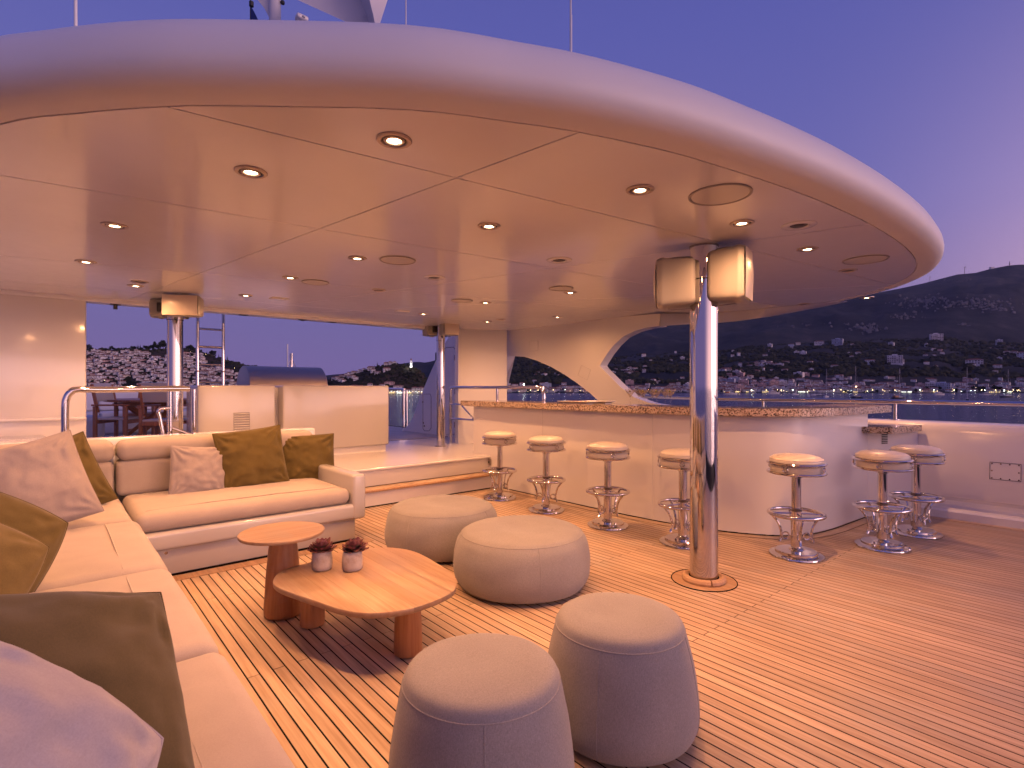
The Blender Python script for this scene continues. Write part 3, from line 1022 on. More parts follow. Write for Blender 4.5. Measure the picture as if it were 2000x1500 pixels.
part(BAR_T, 'socket_cover', MB().box(4.562, 4.567, a.y - .012, a.y + .012, a.z - .02, a.z + .01), M_black, world=True)
for px in (1060, 1275):
    yy = at_x(px, 850, 4.579).y
    part(BAR_T, 'joint', MB().box(4.5765, 4.582, yy - .0015, yy + .0015, .02, 1.085), M_grille, world=True)
SB = thing('side_counter', 'small dark granite side counter behind the right end of the bar', 'counter', (6.75, 2.2, 0))
SLAB = [(6.29, 1.85), (6.36, 1.55), (7.09, 1.46), (7.09, 2.9), (6.40, 2.9)]
q = MB().prism(SLAB, .885, .950)
part(SB, 'counter_top', q, M_granite, world=True)
part(SB, 'body', MB().prism([(6.468, 1.80), (7.10, 1.50), (7.10, 2.9), (6.468, 2.9)], .0, .884), M_white, world=True)
a = ray(1727, 857)
t_ = (1.80 + 6.468 * .4747) / (a.y + a.x * .4747)
a = Vector((0, 0, HCAM)) + a * t_
RZ = Matrix.Translation((a.x, a.y, a.z)) @ Matrix.Rotation(-.443, 4, 'Z')
for k in range(6):
    part(SB, 'slat', MB().box(-.035, .035, -.010, .004, -.05 + k * .018, -.041 + k * .018, 0, RZ), M_black, world=True)
# guard rail behind the bar
GR = thing('bar_rail', 'polished steel guard rail behind the left end of the bar', 'handrail', (5.08, 7.3, .405))
g0 = at_z(880, 866, .405)
gy1 = at_x(1062, 757, 5.10).y
top_z = 1.352
pth = catmull([(g0.x, g0.y, .405), (g0.x, g0.y, top_z - .12), (g0.x + .003, g0.y - .02, top_z - .03), (g0.x + .004, g0.y - .11, top_z), (5.09, 6.4, top_z), (5.10, gy1 + .12, top_z), (5.10, gy1 + .03, top_z - .03), (5.10, gy1, top_z - .11), (5.10, gy1, 1.1)], 5)
part(GR, 'rail_tube', MB().tube(pth, .024, 14), M_steel, world=True)
ym = at_x(971, 770, 5.09).y
part(GR, 'post', MB().tube([(5.09, ym, 1.34), (5.09, ym, .41)], .019, 12), M_steel, world=True)
part(GR, 'mid_rail', MB().tube([(g0.x, g0.y, .83), (g0.x + .005, 6.3, .83)], .017, 12), M_steel, world=True)
part(GR, 'brace', MB().tube([(g0.x, g0.y, 1.07), (g0.x + .003, g0.y - .3, 1.07), (g0.x + .01, g0.y - 1.0, .62)], .015, 10), M_steel, world=True)

# bar stools
def make_stool():
    t = thing('bar_stool', 'stool', 'bar stool', (0, 0, 0), 'chrome bar stools with cream seats around the bar')
    q = MB().lathe([(.187, .655), (.190, .66), (.190, .725), (.187, .728)], (0, 0, 0), 40)
    part(t, 'seat_drum', q, M_vinyl)
    q = MB().lathe([(.187, .728), (.194, .74), (.196, .762), (.190, .780), (.165, .796), (.12, .807), (.06, .813), (0, .815)], (0, 0, 0), 44)
    part(t, 'seat_cushion', q, M_vinyl, smooth=60)
    part(t, 'piping', MB().ring((0, 0, .776), .1925, .0028, 44, 6), M_vinyl)
    for z in (.742, .668):
        part(t, 'seat_ring', MB().ring((0, 0, z), .208, .0105, 44, 10), M_steel)
    for k in range(4):
        a = PI / 4 + k * PI / 2 + .5
        M_ = Matrix.Translation((.207 * math.cos(a), .207 * math.sin(a), .705)) @ Matrix.Rotation(a, 4, 'Z') @ Matrix.Rotation(PI / 2, 4, 'Y')
        part(t, 'ring_link', MB().ring((0, 0, 0), .018, .005, 16, 6, 0, M_), M_steel)
    part(t, 'post', MB().lathe([(.040, .03), (.040, .36), (.036, .365), (.036, .62), (.046, .625), (.046, .658), (0, .658)], (0, 0, 0), 32), M_steel)
    part(t, 'post_collar', MB().lathe([(.037, .352), (.043, .356), (.043, .368), (.037, .372)], (0, 0, 0), 32), M_brass)
    part(t, 'foot_ring', MB().ring((0, 0, .335), .200, .0155, 48, 12), M_steel)
    for k in range(4):
        a = k * PI / 2 + .35
        c, s = math.cos(a), math.sin(a)
        pts = catmull([(.190, .325), (.165, .30), (.130, .25), (.112, .19), (.112, .14), (.125, .105)], 4)
        part(t, 'bracket', MB().tube([(p.x * c, p.x * s, p.y) for p in [Vector((v[0], v[1])) for v in pts]], .010, 8), M_steel)
        M_ = Matrix.Translation((.078 * c, .078 * s, .155)) @ Matrix.Rotation(a, 4, 'Z') @ Matrix.Rotation(PI / 2, 4, 'X')
        part(t, 'ring_link', MB().ring((0, 0, 0), .026, .006, 14, 6, 0, M_), M_steel)
        part(t, 'spoke', MB().tube([(.035 * c, .035 * s, .335), (.19 * c, .19 * s, .333)], .007, 8), M_steel)
    part(t, 'base', MB().lathe([(.198, 0), (.200, .004), (.198, .012), (.160, .018), (.154, .022), (.152, .038), (.148, .042), (.06, .048), (.05, .06), (.04, .066)], (0, 0, 0), 48), M_steel)
    return t
stool0 = make_stool()
SPOTS = [((976, 973), 'chrome bar stool with cream seat standing beside the teak step'),
         ((1067, 997), 'chrome bar stool with cream seat, second along the bar from the teak step'),
         ((1187, 1027), 'chrome bar stool with cream seat, third from the step, clear of the pole'),
         ((1334, 1061), 'chrome bar stool with cream seat half hidden behind the thick front pole'),
         ((1555, 1085), 'chrome bar stool with cream seat at the rounded bar corner, right of the pole'),
         ((1723, 1068), 'chrome bar stool with cream seat at the bar end, in front of another stool'),
         ((1789, 1042), 'chrome bar stool with cream seat nearest the bulwark, behind another stool')]
for i, (px, lab) in enumerate(SPOTS):
    p = at_z(*px, 0)
    o = stool0 if i == 0 else dup(stool0)
    o.location = (p.x, p.y, .004)
    o.rotation_euler = (0, 0, R.uniform(-.5, .9) + i * .4)
    o['label'] = lab

# drinks and plates on the counter
def make_glass():
    t = thing('martini_glass', 'glass', 'cocktail glass', (0, 0, 0), 'martini glasses on the bar')
    q = MB().lathe([(0, .0), (.036, .0), (.037, .002), (.010, .006), (.004, .012), (.0036, .075), (.006, .085), (.060, .168), (.0605, .170), (.058, .169), (.005, .089), (0, .087)], (0, 0, 0), 28)
    part(t, 'bowl', q, M_glass, smooth=60)
    part(t, 'cocktail', MB().lathe([(0, .0885), (.004, .0885), (.0475, .152), (0, .152)], (0, 0, 0), 24), M_drink)
    part(t, 'fruit', MB().lathe([(0, -.011), (.008, -.008), (.011, 0), (.008, .008), (0, .011)], (.012, .006, .150), 12), M_olivefruit, smooth=70)
    part(t, 'pick', MB().tube([(-.03, -.01, .125), (.052, .02, .185)], .0012, 5), M_leg)
    return t
g0_ = make_glass()
GL = [((1231, 790), 0, 'martini glass at the left end of the front row on the bar'), ((1256, 791), 0, 'martini glass second from the left in the front row'), ((1283, 791), 0, 'martini glass third from the left in the front row'),
      ((1309, 792), 0, 'martini glass at the right end of the front row, closest to the pole'),
      ((1248, 788.5), 1, 'martini glass behind the row, between the first and second glasses'), ((1275, 789), 1, 'martini glass behind the row, between the second and third glasses'), ((1299, 789.5), 1, 'martini glass behind the row, next to the one closest to the pole')]
for i, ((px, py), back, lab) in enumerate(GL):
    d = ray(px, py)
    xx = 4.66 + .17 * back
    p = d * (xx / d.x)
    o = g0_ if i == 0 else dup(g0_)
    o.location = (xx, p.y, 1.1622)
    o.rotation_euler = (0, 0, R.uniform(0, 6))
    o['label'] = lab
for i, (px, xx, w, lab) in enumerate(((1128, 4.62, .44, 'long white plate of canapes on the bar counter'), (1166, 4.90, .40, 'empty looking white plate behind the plate of canapes on the bar'))):
    d = ray(px, 784)
    p = d * (xx / d.x)
    t = thing('serving_plate', lab, 'plate', (xx, p.y, 1.1622), None, (0, 0, .1))
    q = MB().prism([(-.06, -w / 2 + .05), (.06, -w / 2 + .05), (.06, w / 2 - .05), (-.06, w / 2 - .05)], .0, .006)
    q.add([(-.06, -w / 2 + .05, .004), (.06, -w / 2 + .05, .004), (.06, w / 2 - .05, .004), (-.06, w / 2 - .05, .004), (-.10, -w / 2, .026), (.10, -w / 2, .026), (.10, w / 2, .026), (-.10, w / 2, .026), (-.10, -w / 2, .031), (.10, -w / 2, .031), (.10, w / 2, .031), (-.10, w / 2, .031), (-.062, -w / 2 + .055, .009), (.062, -w / 2 + .055, .009), (.062, w / 2 - .055, .009), (-.062, w / 2 - .055, .009)],
          [(0, 1, 5, 4), (1, 2, 6, 5), (2, 3, 7, 6), (3, 0, 4, 7), (4, 5, 9, 8), (5, 6, 10, 9), (6, 7, 11, 10), (7, 4, 8, 11), (8, 9, 13, 12), (9, 10, 14, 13), (10, 11, 15, 14), (11, 8, 12, 15), (12, 13, 14, 15)])
    part(t, 'dish', q, M_china, smooth=20)
    if i == 0:
        cm, _, _ = pmat('canape_bread', (.62, .38, .14), .7)
        cm2, _, _ = pmat('canape_topping', (.28, .10, .04), .5)
        for k in range(12):
            c = link('canape', MB().lathe([(.016, 0), (.018, .006), (.016, .014), (0, .016)], (0, 0, 0), 10).mesh('canape', cm), t, ((k % 2 - .5) * .05, -w / 2 + .08 + (k // 2) * .056, .0105))
            part(c, 'topping', MB().lathe([(.010, .013), (.008, .022), (0, .026)], (0, 0, 0), 8), cm2)

# ================================================================== SOFA
SF = thing('corner_sofa', 'L shaped built-in sofa with cream canvas cushions on a white moulded base', 'sofa', (.6, 4.9, 0))
def cushion(x0, x1, y0, y1, z0, z1, r, seed=0, sag=.008):
    q = MB().rbox(x0, x1, y0, y1, z0, z1, r, 5)
    # more geometry so that the top can sag and crown
    bm = bmesh.new()
    vs = [bm.verts.new(v) for v in q.v]
    for f in q.f: bm.faces.new([vs[i] for i in f])
    bmesh.ops.subdivide_edges(bm, edges=[e for e in bm.edges if e.calc_length() > .12], cuts=7, use_grid_fill=True)
    out = MB()
    bm.verts.index_update()
    for v in bm.verts:
        c = v.co.copy()
        u = max(0, 1 - abs((c.x - (x0 + x1) / 2) / ((x1 - x0) / 2)) ** 3) * max(0, 1 - abs((c.y - (y0 + y1) / 2) / ((y1 - y0) / 2)) ** 3)
        n_ = noise.noise((c.x * 3 + seed, c.y * 3, c.z * 3))
        if c.z > (z0 + z1) / 2: c.z += .014 * u + n_ * sag
        if c.y < (y0 + y1) / 2: c.y += n_ * sag * .6
        out.v.append(tuple(c))
    out.f = [tuple(v.index for v in f.verts) for f in bm.faces]
    out.m = [0] * len(out.f)
    bm.free()
    return out
# back section (across the deck)
q = MB()
q.rbox(-.6, 2.04, 4.49, 5.5, .012, .22, .008, 2)
part(SF, 'plinth', q, M_white_dimmed, world=True)
part(SF, 'caulk_line', MB().box(.2, 2.035, 4.484, 4.60, .0, .0115), M_dark, world=True)
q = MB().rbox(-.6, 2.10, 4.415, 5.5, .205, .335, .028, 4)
part(SF, 'seat_base', q, M_white_dimmed, world=True)
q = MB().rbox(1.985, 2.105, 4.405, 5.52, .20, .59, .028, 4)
part(SF, 'arm', q, M_white_dimmed, world=True)
part(SF, 'seat_cushion', cushion(.44, 1.98, 4.43, 5.44, .338, .468, .058, 1), M_sofa, world=True, smooth=60)
part(SF, 'piping', MB().tube([(.442, 4.60, .42), (.462, 4.59, .452), (.52, 4.578, .470), (.9, 4.572, .4795), (1.4, 4.572, .4805), (1.90, 4.575, .470), (1.962, 4.59, .450), (1.981, 4.60, .42)], .0035, 6), M_sofa, world=True)
part(SF, 'back_cushion', cushion(.40, 2.0, 5.36, 5.58, .46, .755, .045, 2), M_sofa, world=True, smooth=60)
part(SF, 'bolster', cushion(.405, 2.0, 5.335, 5.60, .748, .915, .062, 3), M_sofa, world=True, smooth=60)
part(SF, 'back_cushion', cushion(-.45, .385, 5.36, 5.60, .46, .755, .045, 4), M_sofa, world=True, smooth=60)
part(SF, 'bolster', cushion(-.45, .39, 5.34, 5.61, .748, .915, .062, 5), M_sofa, world=True, smooth=60)
part(SF, 'back_plinth', MB().rbox(-.9, 2.11, 5.60, 5.80, .30, .925, .03, 4), M_white, world=True)
part(SF, 'snap', MB().lathe([(0, .006), (.012, .004), (.014, 0)], (.98, 5.64, .925), 14), M_steel, world=True)
# left section (along the deck)
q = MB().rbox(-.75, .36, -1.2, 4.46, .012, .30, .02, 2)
part(SF, 'plinth', q, M_white_dimmed, world=True)
seats = [(3.165, 4.40), (2.08, 3.150), (-1.0, 2.065)]
for i, (a, b) in enumerate(seats):
    part(SF, 'seat_cushion', cushion(-.42, .455, a, b, .295, .462, .060, 6 + i), M_sofa, world=True, smooth=60)
    part(SF, 'piping', MB().tube([(.265, a + .001, .405), (.265, a + .016, .444), (.265, a + .055, .4635), (.263, a + (b - a) * .3, .4765), (.263, a + (b - a) * .7, .4765), (.265, b - .055, .4635), (.265, b - .016, .444), (.265, b - .001, .405)], .0035, 6), M_sofa, world=True)
part(SF, 'seat_cushion', cushion(-.42, .425, 4.41, 5.37, .30, .468, .055, 9), M_sofa, world=True, smooth=60)
for i, (a, b) in enumerate([(3.0, 5.3), (1.6, 2.98), (-1.0, 1.58)]):
    part(SF, 'back_cushion', cushion(-.66, -.43, a, b, .45, .90, .055, 12 + i), M_sofa, world=True, smooth=60)
part(SF, 'back_plinth', MB().rbox(-.86, -.67, -1.2, 5.58, .012, .92, .03, 3), M_white, world=True)
sd = MB().lathe([(.0, -.008), (.009, -.006), (.011, 0)], (0, 0, 0), 12).mesh('drain', M_brass)
for x in (.62, 1.50):
    link('drain', sd, SF, (x - .6, 4.489 - 4.9, .17), (PI / 2, 0, 0))

# scatter pillows
def pillow(name_label, cat, loc, size, rot, mat, seed, t=.15, group='scatter pillows on the sofa', rnd=.0):
    n = 44
    q = MB()
    w, h = size
    rr = random.Random(seed)
    cs = [rr.uniform(.0, .02) for _ in range(4)]
    def pt(u, v, side):
        e = 1 - .045 * (1 - v * v) ** 1.0 * (abs(u) ** 3)        # edges pull in between the corners
        e2 = 1 - .045 * (1 - u * u) ** 1.0 * (abs(v) ** 3)
        x, z = u * w / 2 * e, v * h / 2 * e2
        x, z = x * math.sqrt(1 - rnd * v * v / 2), z * math.sqrt(1 - rnd * u * u / 2)
        f = max(0, (1 - abs(u) ** 2.4)) ** .62 * max(0, (1 - abs(v) ** 2.4)) ** .62
        y = t / 2 * f
        nn = noise.fractal((u * 2.2 + seed * 3.1, v * 2.2 - seed, side * 5.0), 1.0, 2.0, 3)
        # creases run in from the corners and from the lower edge
        cr = 0
        for cx, cz, ph in ((-1, -1, .3), (1, -1, 1.2), (1, 1, 2.2), (-1, 1, .9)):
            d = math.hypot(u - cx, v - cz)
            a = math.atan2(v - cz, u - cx)
            cr += math.sin(a * 13 + ph + seed + 2.6 * nn) * math.exp(-((d - .42) / .26) ** 2) * .0075
        cr += math.sin(v * 19 + u * 2.4 + seed + nn * 4) * .0085 * max(0, -.25 - v) * f
        y += (nn * .019 + cr * 1.3) * min(1, f * 2)
        return (x, (-y if side else y), z)
    N_ = n + 1
    def tt(i):
        a = i / n * 2 - 1
        return math.sin(a * PI / 2) * .55 + a * .45
    for side in (0, 1):
        base = len(q.v)
        for i in range(N_):
            for j in range(N_):
                q.v.append(pt(tt(i), tt(j), side))
        for i in range(n):
            for j in range(n):
                a, b, c, d = base + i * N_ + j, base + (i + 1) * N_ + j, base + (i + 1) * N_ + j + 1, base + i * N_ + j + 1
                q.f.append((a, b, c, d) if side else (a, d, c, b))
    q.m = [0] * len(q.f)
    me = bpy.data.meshes.new('pillow')
    me.from_pydata(q.v, [], q.f)
    bm = bmesh.new(); bm.from_mesh(me)
    bmesh.ops.remove_doubles(bm, verts=bm.verts, dist=.0008)
    bmesh.ops.recalc_face_normals(bm, faces=bm.faces)
    bm.to_mesh(me); bm.free()
    me.materials.append(mat)
    me.polygons.foreach_set('use_smooth', [True] * len(me.polygons))
    o = tag(link('pillow', me, None, loc, rot), name_label, cat, group)
    edge = []
    for k in range(4):
        for i in range(n):
            u, v = [(tt(i), -1), (1, tt(i)), (-tt(i), 1), (-1, -tt(i))][k]
            edge.append(pt(u, v, 0))
    sm = MB().tube(edge, .0028, 6, True)
    part(o, 'seam', sm, mat)
    return o
D2 = math.radians
# rot: X = lean back (negative), Y = turn in its own plane, Z = heading
def at_seat(px, py, y): return at_y(px, py, y)
PL = [
    ('small grey pillow leaning on the sofa back beside the big green pillow', (388, 921), 5.17, (.43, .44), (-.30, .10, .04), M_grey, 1, .15),
    ('largest olive green pillow standing upright on the sofa back section', (493, 897), 5.20, (.58, .56), (-.22, -.09, .03), M_olive, 2, .17),
    ('olive green pillow at the right end of the sofa against the arm', (604, 897), 5.30, (.50, .50), (-.20, .02, -.10), M_olive, 3, .15),
    ('olive green pillow in the sofa corner behind the large grey one', (108, 942), 5.02, (.56, .56), (-.25, -.34, .18), M_olive2, 4, .15),
    ('large grey pillow in the sofa corner in front of a green one', (58, 953), 4.42, (.58, .58), (-.35, -.27, .12), M_grey, 5, .17),
]
for lab, (px, py), yy, size, rot, mat, sd_, t in PL:
    p = at_y(px, py, yy)
    pillow(lab, 'pillow', tuple(p), size, (rot[0], rot[1], rot[2]), mat, sd_, t)
pillow('olive green pillow at the left edge behind the ochre one', 'pillow', (-.30, 3.18, .65), (.66, .60), (-.35, .55, .05), M_olive2, 6, .26, rnd=.55)
pillow('lighter ochre pillow at the left edge in front of another green one', 'pillow', (-.34, 2.88, .63), (.60, .56), (-.45, .55, -.04), M_ochre, 7, .26, rnd=.55)
c_ = Vector((0, 0, HCAM))
pillow('dark olive pillow slumped over the near sofa seat', 'pillow', (-.075, 1.44, .645), (.70, .74), (-.92, .24, .20), M_dkolive, 8, .26, rnd=.22)
pillow('pale grey pillow closest to the camera in the lower left corner', 'pillow', tuple(c_ + ray(-85, 1640) * .74), (.52, .52), (-.85, .80, .0), M_pale, 9, .20, rnd=.5)

# ================================================================== TABLES AND OTTOMANS
def boards(parent, outline, ax, width, z0, z1, mat, gap=.0004):
    """a table top glued up from boards; each board is a piece of its own"""
    lo = min(p[ax] for p in outline)
    hi = max(p[ax] for p in outline)
    k = 0
    x = lo
    while x < hi - 1e-4:
        nrm = (1, 0) if ax == 0 else (0, 1)
        c = clip(outline, (x, x), nrm, gap)
        c = clip(c, (x + width, x + width), (-nrm[0], -nrm[1]), gap) if len(c) > 2 else c
        x += width
        if len(c) > 2:
            n = len(c)
            cx, cy = sum(p[0] for p in outline) / len(outline), sum(p[1] for p in outline) / len(outline)
            q = MB()
            lev = [(z0, .985), (z0 + .004, .996), (z0 + (z1 - z0) * .6, 1.0), (z1 - .002, .999), (z1, .994)]
            for (z, s) in lev:
                q.v += [(cx + (p[0] - cx) * s, cy + (p[1] - cy) * s, z) for p in c]
            for i in range(len(lev) - 1):
                q.f += [(i * n + j, i * n + (j + 1) % n, (i + 1) * n + (j + 1) % n, (i + 1) * n + j) for j in range(n)]
            q.f += [tuple(range(n))[::-1], tuple((len(lev) - 1) * n + j for j in range(n))]
            q.m = [0] * len(q.f)
            part(parent, 'board', q, mat, world=True, smooth=50)
M_woody = teak('table_teak_fore_aft', (.305, .17, .086), (.405, .262, .148), 'y', .38, 'obj', 60)
ZT = .312
co = [at_z(x, y, ZT) for x, y in [(533, 1134), (546, 1117), (574, 1106), (604, 1098), (655, 1080), (712, 1071), (762, 1069), (810, 1077), (858, 1102), (885, 1122), (892, 1138), (880, 1158), (824, 1182), (769, 1194), (714, 1197), (666, 1190), (618, 1174), (570, 1158), (541, 1146)]]
co = [(p.x, p.y) for p in catmull(co, 6, True)]
ccx, ccy = sum(p[0] for p in co) / len(co), sum(p[1] for p in co) / len(co)
CT = thing('coffee_table', 'low rounded triangular teak coffee table on three thick legs', 'table', (ccx, ccy, .004))
boards(CT, co, 0, .082, ZT - .030, ZT, M_woody)
for (px, py, r) in ((610, 1229, .068), (797, 1288, .072), (735, 1208, .068)):
    p = at_z(px, py, .004)
    d = Vector((p.x, p.y)).normalized() * r
    c = Vector((p.x, p.y)) + d
    q = MB().lathe([(r * .9, 0), (r * .98, .006), (r, .02), (r * .97, .12), (r * .86, ZT - .034)], (c.x, c.y, .004), 30)
    part(CT, 'leg', q, M_leg, world=True)
ZS = .50
sc_ = Vector((1.034, 3.277))
ST = thing('side_table', 'tall round teak side table on one tapered leg in front of the sofa', 'table', (sc_.x, sc_.y, .004))
ol = [(sc_.x + .237 * math.cos(a), sc_.y + .237 * math.sin(a)) for a in [2 * PI * k / 72 for k in range(72)]]
boards(ST, ol, 1, .095, ZS - .018, ZS, M_wood)
q = MB().lathe([(.100, 0), (.106, .008), (.107, .03), (.098, .20), (.082, .38), (.070, ZS - .022)], (sc_.x + .012, sc_.y + .02, .004), 36)
part(ST, 'leg', q, M_leg, world=True)

leaf_q = MB()
lv, lf = [], []
sec = [(0, .004), (.25, .0085), (.55, .0125), (.8, .0105), (.95, .0045), (1.0, .0008)]
for (s, w) in sec:
    z = .012 * s * s
    lv += [(s * .042, -w, z + .002), (s * .042, 0, z - .0025), (s * .042, w, z + .002), (s * .042, 0, z + .0035 * (1 - s * .5))]
for i in range(len(sec) - 1):
    a, b = i * 4, i * 4 + 4
    lf += [(a + k, a + (k + 1) % 4, b + (k + 1) % 4, b + k) for k in range(4)]
lf.append((20, 21, 22, 23))
leaf_me = leaf_q.add(lv, lf).mesh('leaf', M_succ, 60)
def planter(px, py, tilt, seed, lab):
    p = at_z(px, py, ZT)
    d = Vector((p.x, p.y)).normalized() * .050
    t = thing('potted_succulent', lab, 'potted plant', (p.x + d.x, p.y + d.y, ZT + .001), 'succulents on the coffee table')
    t.scale = (1.36, 1.36, 1.36)
    rr = random.Random(seed)
    q = MB().lathe([(.036, 0), (.0405, .004), (.042, .02), (.0415, .05), (.038, .077), (.036, .079), (.034, .077), (.036, .06), (.0, .058)], (0, 0, 0), 36)
    part(t, 'pot', q, M_pot, smooth=60)
    part(t, 'soil', MB().lathe([(.0355, .066), (.02, .070), (0, .071)], (0, 0, 0), 20), M_soil)
    k = 0
    for ring_, (n_, pitch, sz, zz) in enumerate(((11, .06, 1.22, .074), (11, .30, 1.18, .078), (10, .55, 1.08, .083), (8, .85, .92, .087), (6, 1.12, .72, .091), (4, 1.32, .5, .094))):
        for j in range(n_):
            a = 2 * PI * (j + .5 * (ring_ % 2)) / n_ + rr.uniform(-.13, .13)
            s = sz * rr.uniform(.88, 1.12)
            link('leaf', leaf_me, t, (.006 * math.cos(a) + tilt * .01, .006 * math.sin(a), zz), (0, -pitch + rr.uniform(-.12, .12), a), (s, s * 1.05, s))
    return t
planter(629, 1117, 0, 3, 'succulent in a rough grey pot, left one beside the side table')
planter(688, 1118, 1, 8, 'succulent in a rough grey pot, right one with darker leaves')

def ottoman(x, y, prof, seam_r, seam_z, lab, group, phase, n_seams=4, squash=None):
    t = thing('ottoman', lab, 'ottoman', (x, y, .004), group)
    def soft(mb):
        """cloth that has been sat on: slow dents and a slightly sunken seat"""
        for i, (a, b, c) in enumerate(mb.v):
            n_ = noise.noise((a * 3.2 + x * 7, b * 3.2 + y * 5, c * 4.0)) + .5 * noise.noise((a * 8 + x, b * 8, c * 11))
            f = 1 + .016 * n_
            d = max(0, 1 - (math.hypot(a, b) / (seam_z * .55)) ** 2) * .010 if c > seam_z else 0
            mb.v[i] = (a * f, b * f, c - d + (.004 * n_ if c > seam_z * .8 else 0))
        return mb
    k = next(i for i, p in enumerate(prof) if p[1] >= seam_z - 1e-6)
    side = catmull([(p[0], p[1], 0) for p in prof[:k + 1]], 6)
    part(t, 'side_cover', soft(MB().lathe([(p.x, p.y) for p in side] + [(0, side[-1].y - .02)], (0, 0, 0), 72)), M_pouf, smooth=70)
    topp = catmull([(p[0], p[1], 0) for p in prof[k:]], 6)
    part(t, 'top_panel', soft(MB().lathe([(max(0, p.x), p.y) for p in topp], (0, 0, 0), 72)), M_pouf, smooth=70)
    part(t, 'piping', soft(MB().ring((0, 0, prof[k][1] + .0005), prof[k][0] - .0006, .0022, 72, 6)), M_pouf)
    for j in range(n_seams):
        a = phase + 2 * PI * j / n_seams
        part(t, 'seam', soft(MB().tube([((p.x - .0006) * math.cos(a), (p.x - .0006) * math.sin(a), p.y) for p in side], .0020, 6)), M_pouf)
    part(t, 'glide', MB().lathe([(prof[0][0] * .8, -.004), (prof[0][0] * .8, .02), (0, .02)], (0, 0, 0), 30), M_black)
    return t
LOW = [(.40, .012), (.435, .030), (.463, .09), (.470, .16), (.462, .24), (.443, .31), (.415, .352), (.375, .374), (.28, .386), (.15, .391), (0, .393)]
TALL = [(.255, .012), (.285, .032), (.300, .08), (.299, .15), (.288, .25), (.272, .34), (.256, .405), (.236, .437), (.18, .452), (.10, .458), (0, .460)]
ottoman(2.484, 3.766, LOW, 0, .352, 'wide low round grey ottoman farther back beside the sofa arm', 'wide low ottomans', -1.2)
ottoman(2.462, 2.748, LOW, 0, .352, 'wide low round grey ottoman right of the coffee table', 'wide low ottomans', -2.05)
ottoman(1.720, 1.334, TALL, 0, .405, 'tall round grey ottoman standing nearer the steel pole', 'tall round ottomans', -2.75)
ottoman(1.064, 1.382, TALL, 0, .405, 'tall round grey ottoman in the foreground beside the coffee table leg', 'tall round ottomans', -2.2)

# ================================================================== CABINETS, GRILL, LADDER, RAILS
def cab(x0, x1, lab, vent):
    t = thing('cabinet', lab, 'cabinet', ((x0 + x1) / 2, 7.5, .405), 'white cabinets behind the sofa')
    part(t, 'body', MB().rbox(x0, x1, 7.24, 7.95, .50, 1.378, .022, 4), M_white_dimmed, world=True)
    part(t, 'toe_kick', MB().box(x0 + .03, x1 - .03, 7.29, 7.9, .405, .505), M_white, world=True)
    if vent:
        a, b = at_y(456, 806, 7.24), at_y(488, 842, 7.24)
        part(t, 'vent_frame', MB().box(a.x, b.x, 7.236, 7.245, b.z, a.z), M_spk, world=True)
        n_ = 8
        for k in range(n_):
            z = b.z + (a.z - b.z) * (k + .5) / n_
            q = MB().add([(a.x + .008, 7.236, z - .008), (b.x - .008, 7.236, z - .008), (b.x - .008, 7.222, z - .001), (a.x + .008, 7.222, z - .001), (a.x + .008, 7.236, z + .003), (b.x - .008, 7.236, z + .003)], [(0, 1, 2, 3), (3, 2, 5, 4), (0, 3, 4), (1, 5, 2)])
            part(t, 'slat', q, M_white, world=True, smooth=0)
    return t
x = lambda px: at_y(px, 760, 7.24).x
cab(x(386), x(538), 'white cabinet with a slatted vent below the ladder, left one', True)
cab(x(553), x(760), 'plain white cabinet standing beside the opening to the sea, right one', False)
lk = MB().box(x(536), x(556), 7.46, 7.9, .41, 1.35)
solo('filler_panel', lk, M_white, 'narrow white filler panel between the two white cabinets', 'panel')
GX0, GX1 = at_y(482, 750, 8.35).x, at_y(637, 750, 8.35).x
GRL = thing('barbecue_grill', 'brushed steel barbecue with a domed lid behind the white cabinets', 'barbecue', ((GX0 + GX1) / 2, 8.6, .405))
hood = MB()
arc = [(.36 * math.cos(a), .38 * math.sin(a)) for a in [PI * k / 24 for k in range(25)]]
vs, fs = [], []
for (xx, s) in ((GX0, .93), (GX0 + .02, 1.0), (GX1 - .02, 1.0), (GX1, .93)):
    vs += [(xx, 8.6 + c * s, 1.295 + d * s) for c, d in arc]
for i in range(3):
    fs += [(i * 25 + j, i * 25 + j + 1, (i + 1) * 25 + j + 1, (i + 1) * 25 + j) for j in range(24)]
fs += [tuple(range(25)), tuple(75 + j for j in range(25))]
hood.add(vs, fs)
part(GRL, 'hood', hood, M_brush, world=True, smooth=40)
part(GRL, 'body', MB().rbox(GX0 - .05, GX1 + .05, 8.22, 9.0, .405, 1.295, .02, 2), M_brush, world=True)
part(GRL, 'handle', MB().tube([(GX0 + .15, 8.21, 1.36), (GX1 - .15, 8.21, 1.36)], .014, 10), M_steel, world=True)

LD = thing('ladder', 'narrow steel ladder rising through the canopy behind the left cabinet', 'ladder', (1.6, 8.2, .405))
lx0, lx1 = at_y(386, 640, 8.2).x, at_y(436, 640, 8.2).x
for xx in (lx0, lx1):
    part(LD, 'rail', MB().tube([(xx, 8.2, .41), (xx, 8.2, 3.0)], .021, 12), M_steel, world=True)
for py in (606, 643, 678, 713, 747, 782, 817):
    z = at_y(410, py, 8.2).z
    part(LD, 'rung', MB().tube([(lx0, 8.2, z), (lx1, 8.2, z)], .016, 10), M_steel, world=True)
for xx in (lx0, lx1):
    part(LD, 'clamp', MB().lathe([(.03, -.01), (.03, .01), (.022, .01)], (xx, 8.2, at_y(386, 725, 8.2).z), 12), M_brass, world=True)

